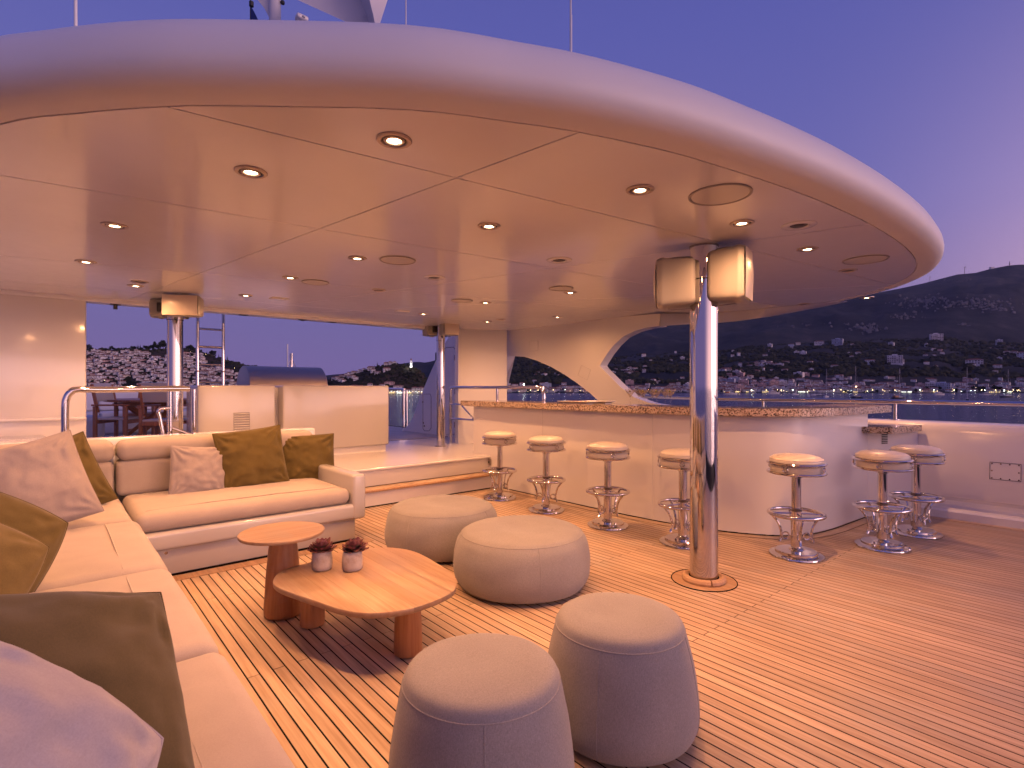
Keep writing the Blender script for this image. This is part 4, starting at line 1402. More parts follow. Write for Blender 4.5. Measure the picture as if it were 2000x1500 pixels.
HR = thing('step_handrail', 'bent steel handrail behind the sofa back, in front of the dining chairs', 'handrail', (.55, 5.72, .92))
y_ = 5.72
xa, xb = at_y(127, 800, y_).x, at_y(382, 800, y_).x
zt = 1.333
pth = catmull([(xa, y_, .90), (xa, y_, 1.18), (xa + .008, y_, 1.26), (xa + .035, y_, 1.31), (xa + .085, y_, zt), (xa + .3, y_, zt), (xb - .2, y_, zt + .008), (xb - .05, y_, zt + .008)], 5)
part(HR, 'top_rail', MB().tube(pth, .027, 16), M_steel, world=True)
part(HR, 'post', MB().tube([(xb - .01, y_ + .02, zt + .0), (xb - .01, y_ + .02, .92)], .021, 12), M_steel, world=True)
xm = at_y(333, 800, y_).x
part(HR, 'post', MB().tube([(xm, y_ + .01, zt), (xm, y_ + .01, .92)], .014, 10), M_steel, world=True)
a, b = at_y(309, 800, y_), at_y(321, 860, y_)
part(HR, 'lower_bend', MB().tube(catmull([(b.x, y_, .86), (a.x + .01, y_, a.z - .06), (a.x, y_, a.z - .02), (a.x + .02, y_, a.z + .008), (xm, y_ + .01, a.z + .012)], 4), .015, 12), M_steel, world=True)
a, b = at_y(336, 836, y_), at_y(374, 849, y_)
part(HR, 'brace', MB().tube([(a.x, y_ + .01, a.z), (b.x, y_ + .015, b.z), (xb - .01, y_ + .02, b.z)], .014, 10), M_brass, world=True)
part(HR, 'brass_cap', MB().lathe([(.03, 0), (.03, .01), (.022, .014)], (xa, y_, .925), 16), M_steel, world=True)

RP = thing('rail_post', 'pair of slim steel rail stanchions at the deck edge by the open sea', 'rail', (6.3, 11.4, .405))
yy = 11.4
for px in (788, 794):
    a = at_y(px, 800, yy)
    part(RP, 'post', MB().tube([(a.x, yy, .40), (a.x, yy, 1.28)], .03, 10), M_steel, world=True)
a, b = at_y(786, 764, yy), at_y(800, 761, yy)
part(RP, 'cap_rail', MB().tube([(a.x, yy, 1.29), (a.x + .03, yy - .05, 1.31), (a.x + .3, yy + 1.2, 1.32), (a.x + .35, yy + 3.0, 1.32)], .03, 10), M_steel, world=True)

# dining corner on the rear deck
def dining_chair():
    t = thing('dining_chair', 'chair', 'chair', (0, 0, 0), 'teak armchairs at the dining table')
    for sx in (-.27, .27):
        part(t, 'leg', MB().rbox(sx - .025, sx + .025, -.25, -.20, 0, .66, .006, 2), M_chair)
        part(t, 'leg', MB().rbox(sx - .025, sx + .025, .20, .25, 0, .64, .006, 2), M_chair)
        part(t, 'armrest', MB().rbox(sx - .033, sx + .033, -.28, .27, .645, .672, .008, 2), M_chair)
        part(t, 'stretcher', MB().rbox(sx - .016, sx + .016, -.22, .22, .06, .10, .004, 2), M_chair)
        q = MB().rbox(sx * .93 - .018, sx * .93 + .018, -.02, .02, -.02, .44, .005, 2, 0, Matrix.Translation((0, .20, .56)) @ Matrix.Rotation(-.20, 4, 'X'))
        part(t, 'back_post', q, M_chair)
    part(t, 'seat_rail', MB().rbox(-.27, .27, -.25, -.215, .36, .42, .005, 2), M_chair)
    part(t, 'seat_rail', MB().rbox(-.27, .27, .215, .25, .36, .42, .005, 2), M_chair)
    part(t, 'seat', MB().rbox(-.25, .25, -.24, .24, .42, .455, .012, 3), M_vinyl)
    part(t, 'backrest', MB().rbox(-.255, .255, -.008, .012, .16, .46, .004, 2, 0, Matrix.Translation((0, .20, .56)) @ Matrix.Rotation(-.20, 4, 'X')), M_vinyl)
    return t
ch = dining_chair()
p_ = far(236, 8.75)
ch.location, ch.rotation_euler = (p_.x, p_.y, .412), (0, 0, D2(56))
ch['label'] = 'teak armchair seen from its side, left end of the dining table'
p_ = far(328, 8.3)
c2 = dup(ch, (p_.x, p_.y, .412), (0, 0, D2(146)), 'teak armchair with cream sling back, between handrail and pole')
p_ = far(284, 10.9)
c3 = dup(ch, (p_.x, p_.y, .412), (0, 0, D2(-35)), 'teak armchair with pale back on the far side of the dining table')
DT = thing('dining_table', 'teak dining table with crossed legs behind the handrail', 'table', tuple(far(292, 9.55, .412)))
ovl = [(.66 * math.copysign(abs(math.cos(a)) ** .6, math.cos(a)), 1.0 * math.copysign(abs(math.sin(a)) ** .6, math.sin(a))) for a in [2 * PI * k / 48 for k in range(48)]]
for k in range(9):
    c = clip(ovl, (-.66 + k * .1467, 0), (1, 0), .002)
    c = clip(c, (-.66 + (k + 1) * .1467, 0), (-1, 0), .002)
    part(DT, 'plank', MB().prism(c, .70, .735), M_chair, smooth=0)
part(DT, 'apron', MB().rbox(-.45, .45, -.75, .75, .62, .698, .01, 2), M_chair)
for sy in (-.5, .5):
    for sg in (-1, 1):
        q = MB().rbox(-.03, .03, -.03, .03, -.45, .45, .005, 2, 0, Matrix.Translation((0, sy, .33)) @ Matrix.Rotation(sg * .82, 4, 'Y'))
        part(DT, 'leg', q, M_chair)
part(DT, 'stretcher', MB().rbox(-.03, .03, -.5, .5, .30, .36, .005, 2), M_chair)
BQ = thing('banquette', 'white banquette with pale cushions behind the dining table', 'sofa', (1.2, 13.9, .41))
part(BQ, 'base', MB().rbox(-.6, 4.6, 13.4, 14.6, .41, .72, .05, 3), M_hull, world=True)
for k in range(4):
    part(BQ, 'seat_cushion', MB().rbox(-.5 + k * 1.25, .72 + k * 1.25, 13.35, 14.1, .72, .86, .04, 3), M_hull, world=True)
    part(BQ, 'back_cushion', MB().rbox(-.5 + k * 1.25, .72 + k * 1.25, 14.05, 14.3, .86, 1.30, .06, 3), M_hull, world=True)
part(BQ, 'back_wall', MB().rbox(-3.0, 4.7, 14.35, 14.6, .41, 1.22, .05, 3), M_hull, world=True)
PF = thing('pouf', 'rounded white pouf on the rear deck beside the left wall', 'pouf', (.52, 12.2, .41))
q = MB().rbox(-.75, .20, -.45, .45, .03, .44, .10, 5)
part(PF, 'cover', q, M_hull, smooth=60)
part(PF, 'foot', MB().box(-.7, .14, -.4, .4, 0, .03), M_black)

# ================================================================== ABOVE THE CANOPY
def over(px, py, v):
    d = ray(px, py)
    return Vector((0, 0, HCAM)) + d * v
def whip(pxb, pyb, pxt, v, r0, r1, lab, base_dark=False):
    b = over(pxb, pyb, v)
    tp = over(pxt, -140, v)
    t = thing('whip_antenna', lab, 'antenna', (b.x, b.y, ZC + .37), 'antennas on the canopy roof')
    part(t, 'rod', MB().tube([(b.x, b.y, ZC + .34), (b.x, b.y, b.z), tuple(tp)], [r0, r0, r1], 10), M_black if base_dark else M_white, world=True)
    part(t, 'base', MB().lathe([(r0 * 2.5, 0), (r0 * 2.5, .04), (r0 * 1.2, .09)], (b.x, b.y, ZC + .36), 14), M_white, world=True)
    return t
whip(148, 47, 147, 4.6, .0135, .011, 'slim white whip antenna at the far left of the canopy roof')
whip(793, 58, 792, 6.2, .0075, .006, 'thin white whip antenna right of the radar arch')
w3 = whip(1115, 100, 1114, 5.0, .012, .006, 'dark whip antenna with a pale base, alone on the right')
b3 = over(1115, 112, 5.0)
part(w3, 'sleeve', MB().tube([(b3.x, b3.y, ZC + .36), tuple(over(1115, 30, 5.0))], .0125, 12), M_white, world=True)
mv = 7.5
mb_ = over(537, 60, mv)
MS = thing('mast_tube', 'thick white mast tube with a curved bracket on the canopy roof', 'mast', (mb_.x, mb_.y, ZC + .36))
part(MS, 'tube', MB().tube([(mb_.x, mb_.y, ZC + .36), (mb_.x, mb_.y, over(537, -60, mv).z)], .078, 24), M_hull, world=True)
gp = [over(x, y, mv) for x, y in [(525, 33), (517, 17), (507, 4), (497, -8), (497, -30), (528, -30)]]
part(MS, 'gusset', MB().thick(gp, (.05, .05, 0)), M_hull, world=True, smooth=0)
part(MS, 'lamp', MB().lathe([(0, -.03), (.025, -.02), (.03, 0), (.025, .02), (0, .03)], tuple(over(552, 5, mv)), 12), M_black, world=True)
part(MS, 'lamp_bracket', MB().tube([tuple(over(552, 5, mv)), tuple(over(540, 4, mv))], .012, 8), M_black, world=True)
FL = thing('folded_flag', 'dark blue folded flag hanging beside the mast tube', 'flag', tuple(over(495, 38, 7.3)))
M_flag, _, _ = pmat('flag_cloth', (.012, .03, .16), .8)
fv = 7.3
fp = [over(x, y, fv) for x, y in [(488, 44), (505, 44), (502, 34), (496, 22), (490, 12), (488, 18)]]
part(FL, 'cloth', MB().thick(fp, (.03, .05, 0)), M_flag, world=True)
part(FL, 'halyard', MB().tube([tuple(over(489, 44, fv)), tuple(over(489, -40, fv))], .006, 6), M_black, world=True)
part(FL, 'toggle', MB().lathe([(0, -.05), (.03, -.03), (.03, .03), (0, .05)], tuple(over(491, 8, fv)), 10), M_black, world=True)
sv = 6.0
sp_ = over(590, 37, sv)
RL = thing('searchlight', 'small white searchlight on the canopy roof between mast and radar arch', 'lamp', tuple(sp_))
part(RL, 'housing', MB().rbox(-.07, .06, -.05, .05, -.025, .03, .02, 3), M_white)
part(RL, 'stalk', MB().tube([(0, 0, -.02), (0, 0, ZC + .36 - sp_.z)], .02, 10), M_white)
part(RL, 'lens', MB().lathe([(0, -.012), (.018, -.01), (.02, 0)], (.0, -.052, 0), 12, 0), M_grille)
# radar arch: a flared wing whose underside is seen
rvv = 7.0
P0 = [over(x, y, rvv) for x, y in [(578, -2), (682, 45), (712, 52), (738, 52), (757, -2), (775, -60), (560, -40), (500, -60)]]
RA = thing('radar_arch', 'flared white radar arch rising from the canopy roof', 'radar arch', (P0[2].x, P0[2].y, ZC + .36))
def lerp3(a, b, t): return a + (b - a) * t
L0 = [over(x, y, rvv) for x, y in [(560, -10), (575, -3), (610, 13), (650, 31), (680, 45), (700, 52), (722, 60)]]
L1 = [over(x, y, rvv + .5) for x, y in [(640, -60), (648, -60), (668, -40), (690, -5), (706, 30), (715, 48), (728, 62)]]
L2 = [over(x, y, rvv - .35) for x, y in [(700, -60), (703, -60), (712, -40), (722, 0), (729, 30), (733, 48), (736, 62)]]
L3 = [over(x, y, rvv + .2) for x, y in [(775, -60), (775, -60), (768, -35), (757, 0), (748, 28), (741, 50), (738, 62)]]
q = MB()
rows = [L0, L1, L2, L3]
# cross-sections: sharp left edge, hollow, ridge, right edge
for r_ in rows: q.v += [tuple(p) for p in r_]
m = len(L0)
for i in range(3):
    q.f += [(i * m + k, i * m + k + 1, (i + 1) * m + k + 1, (i + 1) * m + k) for k in range(m - 1)]
q.f += [(3 * m + k, 3 * m + k + 1, k + 1, k) for k in range(m - 1)]
q.f += [(0, m, 2 * m, 3 * m), (m - 1, 2 * m - 1, 3 * m - 1, 4 * m - 1)]
q.m = [0] * len(q.f)
part(RA, 'wing', q, M_hull, world=True, smooth=60)
bb = over(730, 62, rvv)
part(RA, 'foot', MB().tube([tuple(bb), (bb.x, bb.y, ZC + .36)], .10, 16), M_hull, world=True)
FP = thing('flagstaff', 'steel staff with stays and a thin white rod seen above the barbecue', 'staff', (3.2, 12.5, .41))
a = at_y(569, 690, 12.5)
part(FP, 'staff_tube', MB().tube([(a.x, 12.5, .41), (a.x, 12.5, a.z)], .035, 12), M_steel, world=True)
for px in (559, 579):
    b = at_y(px, 722, 12.5)
    part(FP, 'stay', MB().tube([(a.x, 12.5, at_y(569, 697, 12.5).z), tuple(b)], .008, 6), M_steel, world=True)
b = at_y(561.5, 672, 12.4)
part(FP, 'rod', MB().tube([(b.x, 12.4, .41), tuple(b)], .016, 8), M_white, world=True)
b = at_y(351.5, 676, 12.9)
RD2 = thing('thin_antenna', 'thin white rod beside the left rear pole, seen against the town', 'antenna', (b.x, 12.9, .41), 'antennas on the rear deck')
part(RD2, 'rod', MB().tube([(b.x, 12.9, .41), (b.x, 12.9, at_y(351, 705, 12.9).z), tuple(b)], [.02, .018, .009], 8), M_white, world=True)

# ================================================================== SEA, HILLS, TOWNS
ZW = -10.0
m, t, b = pmat('sea_water', (.020, .027, .105), .12)
b.inputs['IOR'].default_value = 1.33
n1 = noise_node(t, .35, 5, .65, mapped(t, (.6, 1.5, 1), 'pos', (0, 0, YAW)))
n2 = noise_node(t, .05, 3, .6, mapped(t, (.5, 1.6, 1), 'pos', (0, 0, YAW)))
ad = N(t, 'ShaderNodeMath', operation='ADD')
t.links.new(n1.outputs['Fac'], ad.inputs[0]); t.links.new(n2.outputs['Fac'], ad.inputs[1])
bump(t, b, ad.outputs[0], .9, 1.0)
M_sea = m
q = MB()
q.lathe([(9000, ZW), (0, ZW)], (1500, 3000, 0), 64)
sea = structure('sea', MB().add([(-9000, -6000, ZW), (12000, -6000, ZW), (12000, 12000, ZW), (-9000, 12000, ZW)], [(0, 1, 2, 3)]), M_sea, 0)

def land_mat(name, stops, scale, stops2=None):
    m, t, b = pmat(name, (.05, .05, .04), .95, spec=.1)
    v = mapped(t, (1, 1, 1))
    n = noise_node(t, scale, 7, .68, v)
    r = ramp(t, stops)
    t.links.new(n.outputs['Fac'], r.inputs[0])
    n2 = noise_node(t, scale * .12, 4, .6, v)
    r2 = ramp(t, [(.38, (.55, .55, .6)), (.62, (1.35, 1.2, 1.1))])
    t.links.new(n2.outputs['Fac'], r2.inputs[0])
    mx = N(t, 'ShaderNodeMix', data_type='RGBA', blend_type='MULTIPLY')
    mx.inputs['Factor'].default_value = 1
    t.links.new(r.outputs[0], mx.inputs['A']); t.links.new(r2.outputs[0], mx.inputs['B'])
    t.links.new(mx.outputs['Result'], b.inputs['Base Color'])
    bump(t, b, n.outputs['Fac'], 1.0, 6.0)
    return m
M_scrub = land_mat('scrub_hillside', [(.30, (.016, .020, .012)), (.5, (.045, .042, .026)), (.72, (.105, .070, .050))], .03)
M_mount = land_mat('mountain_slope', [(.32, (.020, .028, .034)), (.55, (.044, .048, .052)), (.72, (.080, .074, .076))], .010)

def terrain(name, px0, px1, npx, vs, zf, mat):
    q = MB()
    nx = npx + 1
    for v in vs:
        for i in range(nx):
            px = px0 + (px1 - px0) * i / npx
            p = far(px, v)
            q.v.append((p.x, p.y, zf(px, v)))
    for j in range(len(vs) - 1):
        for i in range(npx):
            a = j * nx + i
            q.f.append((a, a + 1, a + nx + 1, a + nx))
    q.m = [0] * len(q.f)
    return structure(name, q, mat, 180)
def fr(px, v, s, amp, seed=0):
    p = far(px, v)
    return noise.fractal((p.x * s + seed, p.y * s, seed * .7), 1.0, 2.0, 5) * amp
# --- town hill on the left
SKY_L = [(40, 676), (168, 684), (230, 684), (290, 682), (345, 681), (400, 692), (440, 703), (480, 716), (520, 728), (560, 742), (620, 756), (700, 764)]
def z_left(px, v):
    y1 = interp(SKY_L, px)
    zr = height_at(y1, 1260)
    s = (v - 985) / 275
    if s < 0: return ZW - .06 * (985 - v)
    if s <= 1: z = ZW + 1.5 + (zr - ZW - 1.5) * s ** .95
    else: z = zr - (s - 1) * 40
    return z + fr(px, v, .02, 2.2) * min(1, s * 3)
terrain('town_hill', 20, 720, 110, [960, 984, 990] + [1000 + 13 * k for k in range(21)] + [1290, 1340, 1420], z_left, M_scrub)
# --- hill of the clock tower
SKY_C = [(520, 765), (600, 752), (640, 744), (680, 732), (720, 721), (760, 710), (785, 711), (803, 716), (818, 722), (828, 733), (838, 748), (855, 757), (890, 762), (930, 767)]
def z_clock(px, v):
    zr = height_at(interp(SKY_C, px), 1060)
    s = (v - 905) / 155
    if s < 0: return ZW - .06 * (905 - v)
    if s <= 1: z = ZW + 1.2 + (zr - ZW - 1.2) * (max(0, (s - .12) / .88) ** .9)
    else: z = zr - (s - 1) * 30
    return z + fr(px, v, .025, 1.6, 4) * min(1, max(0, s - .12) * 3)
terrain('clock_tower_hill', 500, 950, 80, [885, 904, 910] + [920 + 10 * k for k in range(15)] + [1075, 1100, 1160], z_clock, M_scrub)
def z_ridge(px, v):
    y = interp([(600, 740), (760, 715), (795, 709), (815, 707.5), (832, 710), (845, 707), (880, 698), (960, 690), (1010, 680)], px)
    s = (v - 2400) / 900
    return ZW + (height_at(y, 3300) - ZW) * max(0, min(1, s)) ** .8 + fr(px, v, .004, 10, 2) - max(0, v - 3300) * .3
terrain('far_ridge', 560, 1010, 50, [2400, 2600, 2800, 3000, 3150, 3300, 3500], z_ridge, M_mount)
# --- the mainland on the right
SKY_F = [(850, 712), (940, 700), (1000, 697), (1060, 699), (1120, 702), (1190, 700), (1300, 692), (1420, 684), (1520, 672), (1600, 668), (1700, 668), (1790, 664), (1830, 659), (1870, 663), (1930, 668), (2000, 671), (2300, 664), (2700, 690)]
SKY_M = [(850, 690), (950, 668), (1050, 650), (1190, 634), (1300, 622), (1400, 612), (1500, 602), (1600, 590), (1700, 574), (1760, 563), (1805, 553), (1835, 545), (1870, 536), (1905, 533), (1935, 525), (1970, 518.5), (1995, 516.5), (2040, 519), (2100, 531), (2300, 575), (2700, 660)]
def z_main(px, v):
    yf, ym = interp(SKY_F, px), interp(SKY_M, px)
    y0 = 767.5
    tab = [(1070, y0), (1100, 766), (1180, 757), (1300, 739), (1420, 752 * .55 + yf * .45), (1750, 752 * .35 + yf * .65), (2250, yf)]
    if v < 1070: return ZW - .05 * (1070 - v)
    if v <= 2250:
        y = interp(tab, v)
        z = height_at(y, v)
        return z + fr(px, v, .006, 16, 1) * min(1, max(0, v - 1150) / 500) + fr(px, v, .02, 4, 6) * min(1, max(0, v - 1120) / 300)
    zf = height_at(yf, 2250)
    if v <= 2600: return zf - 8 * (v - 2250) / 350 + fr(px, v, .006, 16, 1)
    zm = height_at(ym, 4300)
    s = (v - 2600) / 1700
    if v <= 4300:
        z = zf - 8 + (zm - zf + 8) * (s ** .85)
        return z + fr(px, v, .0022, 70, 3) * math.sin(PI * min(1, s)) * 1.0 + fr(px, v, .006, 16, 1) * (1 - s)
    return zm - (v - 4300) * .25
vs = [1050, 1069, 1076, 1090, 1110, 1140, 1180] + [1230 + 60 * k for k in range(18)] + [2330, 2420, 2520] + [2600 + 75 * k for k in range(23)] + [4300, 4420, 4700]
terrain('mainland', 850, 2560, 280, vs, z_main, M_mount)

# --- plants that clothe the slopes
ico = bmesh.new()
bmesh.ops.create_icosphere(ico, subdivisions=1, radius=1)
ICO_V = [v.co.copy() for v in ico.verts]
ICO_F = [tuple(v.index for v in f.verts) for f in ico.faces]
ico.free()
def leafm(name, a, b_, sc=.25):
    m, t, bb = pmat(name, a, .9, spec=.1)
    n = noise_node(t, sc, 4, .7, mapped(t, (1, 1, 1)))
    r = ramp(t, [(.35, a), (.68, b_)])
    t.links.new(n.outputs['Fac'], r.inputs[0])
    t.links.new(r.outputs[0], bb.inputs['Base Color'])
    return m
M_bush = leafm('hillside_scrub_leaves', (.020, .026, .014), (.060, .056, .030), .06)
M_pine = leafm('pine_leaves', (.018, .024, .012), (.045, .050, .024))
M_bark, _, _ = pmat('bark', (.05, .035, .025), .9)
def scatter(name, n, pick, zf, smin, smax, flat=.7):
    q = MB()
    for _ in range(n):
        px, v = pick()
        p = far(px, v, zf(px, v))
        s = R.uniform(smin, smax)
        jit = [R.uniform(.7, 1.25) for _ in ICO_V]
        a = R.uniform(0, 6)
        c, sn = math.cos(a), math.sin(a)
        o = len(q.v)
        for co_, j in zip(ICO_V, jit):
            x_, y_, z_ = co_.x * s * j, co_.y * s * j, co_.z * s * j * flat
            q.v.append((p.x + x_ * c - y_ * sn, p.y + x_ * sn + y_ * c, p.z + z_ + s * .25))
        q.f += [tuple(i + o for i in f) for f in ICO_F]
    q.m = [0] * len(q.f)
    o = structure(name, q, M_bush, 0)
    o['kind'] = 'stuff'
    return o
def pk_main():
    while True:
        px = R.uniform(960, 2060)
        v = (1310 if px > 1380 else 1230) + (2450 - 1270) * R.random() ** 1.3
        p = far(px, v)
        if noise.noise((p.x * .006, p.y * .006, 5)) > -.30 + .25 * R.random():
            return px, v
scatter('scrub_on_the_mainland', 7600, pk_main, z_main, 4, 11)
scatter('scrub_on_the_town_hill', 900, lambda: (R.uniform(120, 600), R.uniform(1000, 1275)), z_left, 1.6, 4.2)
def pk_clock():
    px = R.uniform(600, 850)
    return px, R.uniform(930, 1065)
scatter('scrub_on_the_clock_tower_hill', 900, pk_clock, z_clock, 1.5, 3.6)
scatter('scrub_behind_the_town', 260, lambda: (R.uniform(150, 480), R.uniform(1245, 1290)), z_left, 3, 6.5)
# pale rock faces high on the mountain
M_rock, _t, _b = pmat('pale_limestone', (.125, .12, .135), .9)
q = MB()
def vfor(px, y):
    for v in range(2600, 4300, 20):
        if CY - (z_main(px, v) - HCAM) / v * FPX <= y: return v
    return None
bands = [((1815, 592, 75, 14), 130), ((1925, 598, 70, 15), 120), ((1690, 643, 38, 9), 60), ((1765, 620, 40, 8), 26), ((1960, 606, 40, 3), 30), ((1885, 637, 14, 3), 7), ((1600, 636, 60, 4), 12), ((1870, 550, 50, 5), 8)]
for (cx, cy, sx, sy), n_ in bands:
    for _ in range(int(n_ * 1.3)):
        px, y = R.gauss(cx, sx * .42), R.gauss(cy, sy * .5)
        v = vfor(px, y)
        if v is None: continue
        p = far(px, v, z_main(px, v))
        s = R.uniform(3, 13)
        L = R.uniform(.4, 1.1)
        o = len(q.v)
        for co_ in ICO_V:
            w_ = rv * (co_.x * s * L) + pv * (co_.y * s * .6) + Vector((0, 0, co_.z * s * R.uniform(.6, 1.2)))
            q.v.append(tuple(p + w_ * R.uniform(.7, 1.2)))
        q.f += [tuple(i + o for i in f) for f in ICO_F]
q.m = [0] * len(q.f)
o = structure('rock_outcrops', q, M_rock, 0)
o['kind'] = 'stuff'

def spot(px):
    for lim, s in ((1170, 'through the left arch'), (1345, 'behind the martini glasses'), (1500, 'right of the steel pole'), (1640, 'behind the small sailing boats'), (1720, 'behind the catamaran'), (1800, 'behind the wooden gulet'), (1905, 'behind the motor cruiser')):
        if px < lim: return s
    return 'at the right picture edge'
# --- trees
def tree_parts(h, w, kind, seed):
    rr = random.Random(seed)
    tr = MB().tube([(0, 0, -1.5), (.1, .05, h * .25), (.15, .1, h * .6)], [h * .03, h * .024, h * .010], 7)
    for k in range(4):
        a = rr.uniform(0, 6.28)
        tr.tube([(.1, .05, h * .32), (w * .3 * math.cos(a), w * .3 * math.sin(a), h * rr.uniform(.5, .65))], [h * .014, h * .005], 5)
    cr = MB()
    blobs = []
    if kind == 'pine':
        for k in range(17):
            a, r_ = rr.uniform(0, 6.28), w * .36 * math.sqrt(rr.random())
            blobs.append((r_ * math.cos(a), r_ * math.sin(a), h * rr.uniform(.16, .88), w * rr.uniform(.15, .25)))
    else:
        for k in range(9):
            f = k / 8
            blobs.append((rr.uniform(-.1, .1) * w, rr.uniform(-.1, .1) * w, h * (.08 + .88 * f), w * .5 * (1 - f * .75) * math.sin(PI * (.25 + f * .7)) + .15))
    for (x, y, z, s) in blobs:
        for k in range(42):
            d = Vector((rr.gauss(0, 1), rr.gauss(0, 1), rr.gauss(0, 1))).normalized() * s * rr.uniform(.45, 1.05)
            c = Vector((x, y, z)) + Vector((d.x, d.y, d.z * (.75 if kind == 'pine' else 1.3)))
            u = Vector((rr.gauss(0, 1), rr.gauss(0, 1), rr.gauss(0, 1))).normalized()
            w2 = u.orthogonal().normalized()
            e = s * rr.uniform(.22, .42)
            o = len(cr.v)
            cr.v += [tuple(c + u * e), tuple(c + w2 * e), tuple(c - u * e * .8), tuple(c - w2 * e)]
            cr.f.append((o, o + 1, o + 2, o + 3))
            cr.m.append(0)
    return tr.mesh('trunk', M_bark), cr.mesh('crown', M_pine, 0)
TREES = {'pine': [tree_parts(1.0 * hh, ww, 'pine', k) for k, (hh, ww) in enumerate(((13, 11), (11, 12), (15, 10), (9, 10)))],
         'cypress': [tree_parts(hh, ww, 'cypress', 20 + k) for k, (hh, ww) in enumerate(((13, 3.2), (10, 2.6)))]}
def tree(px, v, zf, kind, s, label, group):
    tr, cr = R.choice(TREES[kind])
    t = thing('pine_tree' if kind == 'pine' else 'cypress_tree', label, 'tree', tuple(far(px, v, zf(px, v))), group, (0, 0, R.uniform(0, 6.28)))
    t.scale = (s, s, s * R.uniform(.9, 1.12))
    link('trunk', tr, t)
    link('crown', cr, t)
G1 = 'trees along the ridge above the left town'
LAB1 = 'dark pine on the ridge above the dense white town'
for px, s in ((164, 1.35), (171, 1.5), (177, 1.25), (196, .7), (206, .65), (217, 1.05), (222, .8), (238, .6), (244, .75), (249, .7), (259, 1.0), (263, .9), (276, .9), (284, 1.0), (291, 1.2), (297, 1.35), (303, 1.45), (309, 1.6), (314, 1.7), (319, 1.75), (325, 1.6), (331, 1.5), (338, 1.3), (352, .9), (367, 1.5), (373, 1.55), (379, 1.3), (412, 1.25), (417, 1.3), (392, .8), (402, .7), (466, .75), (474, .7), (485, .9), (492, .9), (499, 1.0), (508, 1.0), (516, .9), (524, .9), (533, .9)):
    tree(px, 1262 + R.uniform(-6, 6), z_left, 'pine', s * .84, LAB1 + (' beside the wall' if px < 200 else ' in the open gap' if px < 280 else ' left of the pole' if px < 345 else ' behind the ladder' if px < 440 else ' above the grill'), G1)
for px, s in ((268, .9), (274, 1.1), (270, 1.0), (388, .8), (396, .8), (404, .85), (427, .8), (444, 1.25), (455, .6)):
    tree(px, 1258, z_left, 'cypress', s, 'slender cypress on the ridge above the dense white town', G1)
for _ in range(46):
    px, v = R.uniform(168, 480), R.uniform(1010, 1240)
    tree(px, v, z_left, 'pine', R.uniform(.35, .62), 'dark tree between white houses of the left town' + (' beside the wall' if px < 230 else ' in the open gap' if px < 320 else ' near the ladder' if px < 430 else ' above the grill') + (', lower part' if v < 1110 else ', upper part'), 'trees among the houses of the left town')
for _ in range(9):
    tree(R.uniform(242, 258), R.uniform(1000, 1050), z_left, 'pine', R.uniform(.5, .75), 'dark tree in the green gap low in the left town', 'trees in the green gap of the left town')
for px, v, s in ((642, 1010, .9), (646, 1000, 1.0), (650, 990, .8), (700, 985, .7), (706, 980, .8), (712, 990, .8), (735, 1000, .7), (744, 985, .8), (775, 975, .8), (781, 985, .9), (788, 995, .9), (795, 1000, .9), (803, 1005, .9), (810, 1010, .9), (817, 1010, .8), (823, 1010, .7), (779, 1000, .8), (798, 985, .8), (806, 990, .8), (815, 985, .8), (768, 1010, .6)):
    tree(px, v, z_clock, 'pine', s * .6, 'dark tree on the green hill below the clock tower' + (' by the grill' if px < 690 else ' above the cabinet' if px < 760 else ' beside the fin'), 'trees on the clock tower hill')
for px, s in ((731, .85), (737, 1.0), (790, .9)):
    tree(px, 1048, z_clock, 'cypress', s, 'cypress beside the houses on the clock tower hill', 'trees on the clock tower hill')
for _ in range(44):
    px = R.uniform(1195, 2010)
    tree(px, R.uniform(1085, 1110), z_main, 'pine', R.uniform(.35, .62), 'dark tree on the mainland waterfront ' + spot(px), 'trees on the mainland waterfront')
for px, v, s in ((1812, 1130, .7), (1820, 1130, .8), (1828, 1128, .7), (1836, 1130, .6), (1900, 1110, .8), (1910, 1112, .9), (1920, 1110, .8), (1944, 1110, 1.0), (1952, 1115, .9), (1985, 1110, .9), (1885, 1350, 1.5), (1893, 1350, 1.3)):
    tree(px, v, z_main, 'pine', s, 'larger dark tree on the mainland waterfront ' + spot(px), 'trees on the mainland waterfront')

# --- houses
def wallm(name, c):
    m, t, bb = pmat(name, c, .85)
    n = noise_node(t, .7, 4, .6, mapped(t, (1, 1, .4)))
    r = ramp(t, [(.3, tuple(k * .82 for k in c)), (.7, c)])
    t.links.new(n.outputs['Fac'], r.inputs[0])
    t.links.new(r.outputs[0], bb.inputs['Base Color'])
    return m
WALLS = [('white', wallm('white_wash', (.86, .82, .80))), ('cream', wallm('cream_wash', (.80, .70, .58))), ('pink', wallm('pink_wash', (.78, .54, .47))), ('grey white', wallm('grey_wash', (.70, .68, .70))), ('white', wallm('white_wash_worn', (.82, .76, .73))), ('pale blue', wallm('blue_wash', (.55, .58, .68)))]
M_tile = wallm('terracotta_tiles', (.24, .075, .045))
M_tile2 = wallm('old_terracotta_tiles', (.30, .13, .085))
M_win, _, _ = pmat('dark_window', (.035, .022, .022), .3)
M_shut, _, _ = pmat('brown_shutter', (.10, .035, .025), .6)
M_lit = emission('lit_interior', (1.0, .70, .28), 2.2)
M_litc = emission('lit_interior_cool', (.95, 1.0, .82), 3.2)
M_lampw = emission('warm_lamp_globe', (1.0, .74, .36), 26.0)
M_lampc = emission('cool_lamp_globe', (.84, 1.0, .86), 34.0)
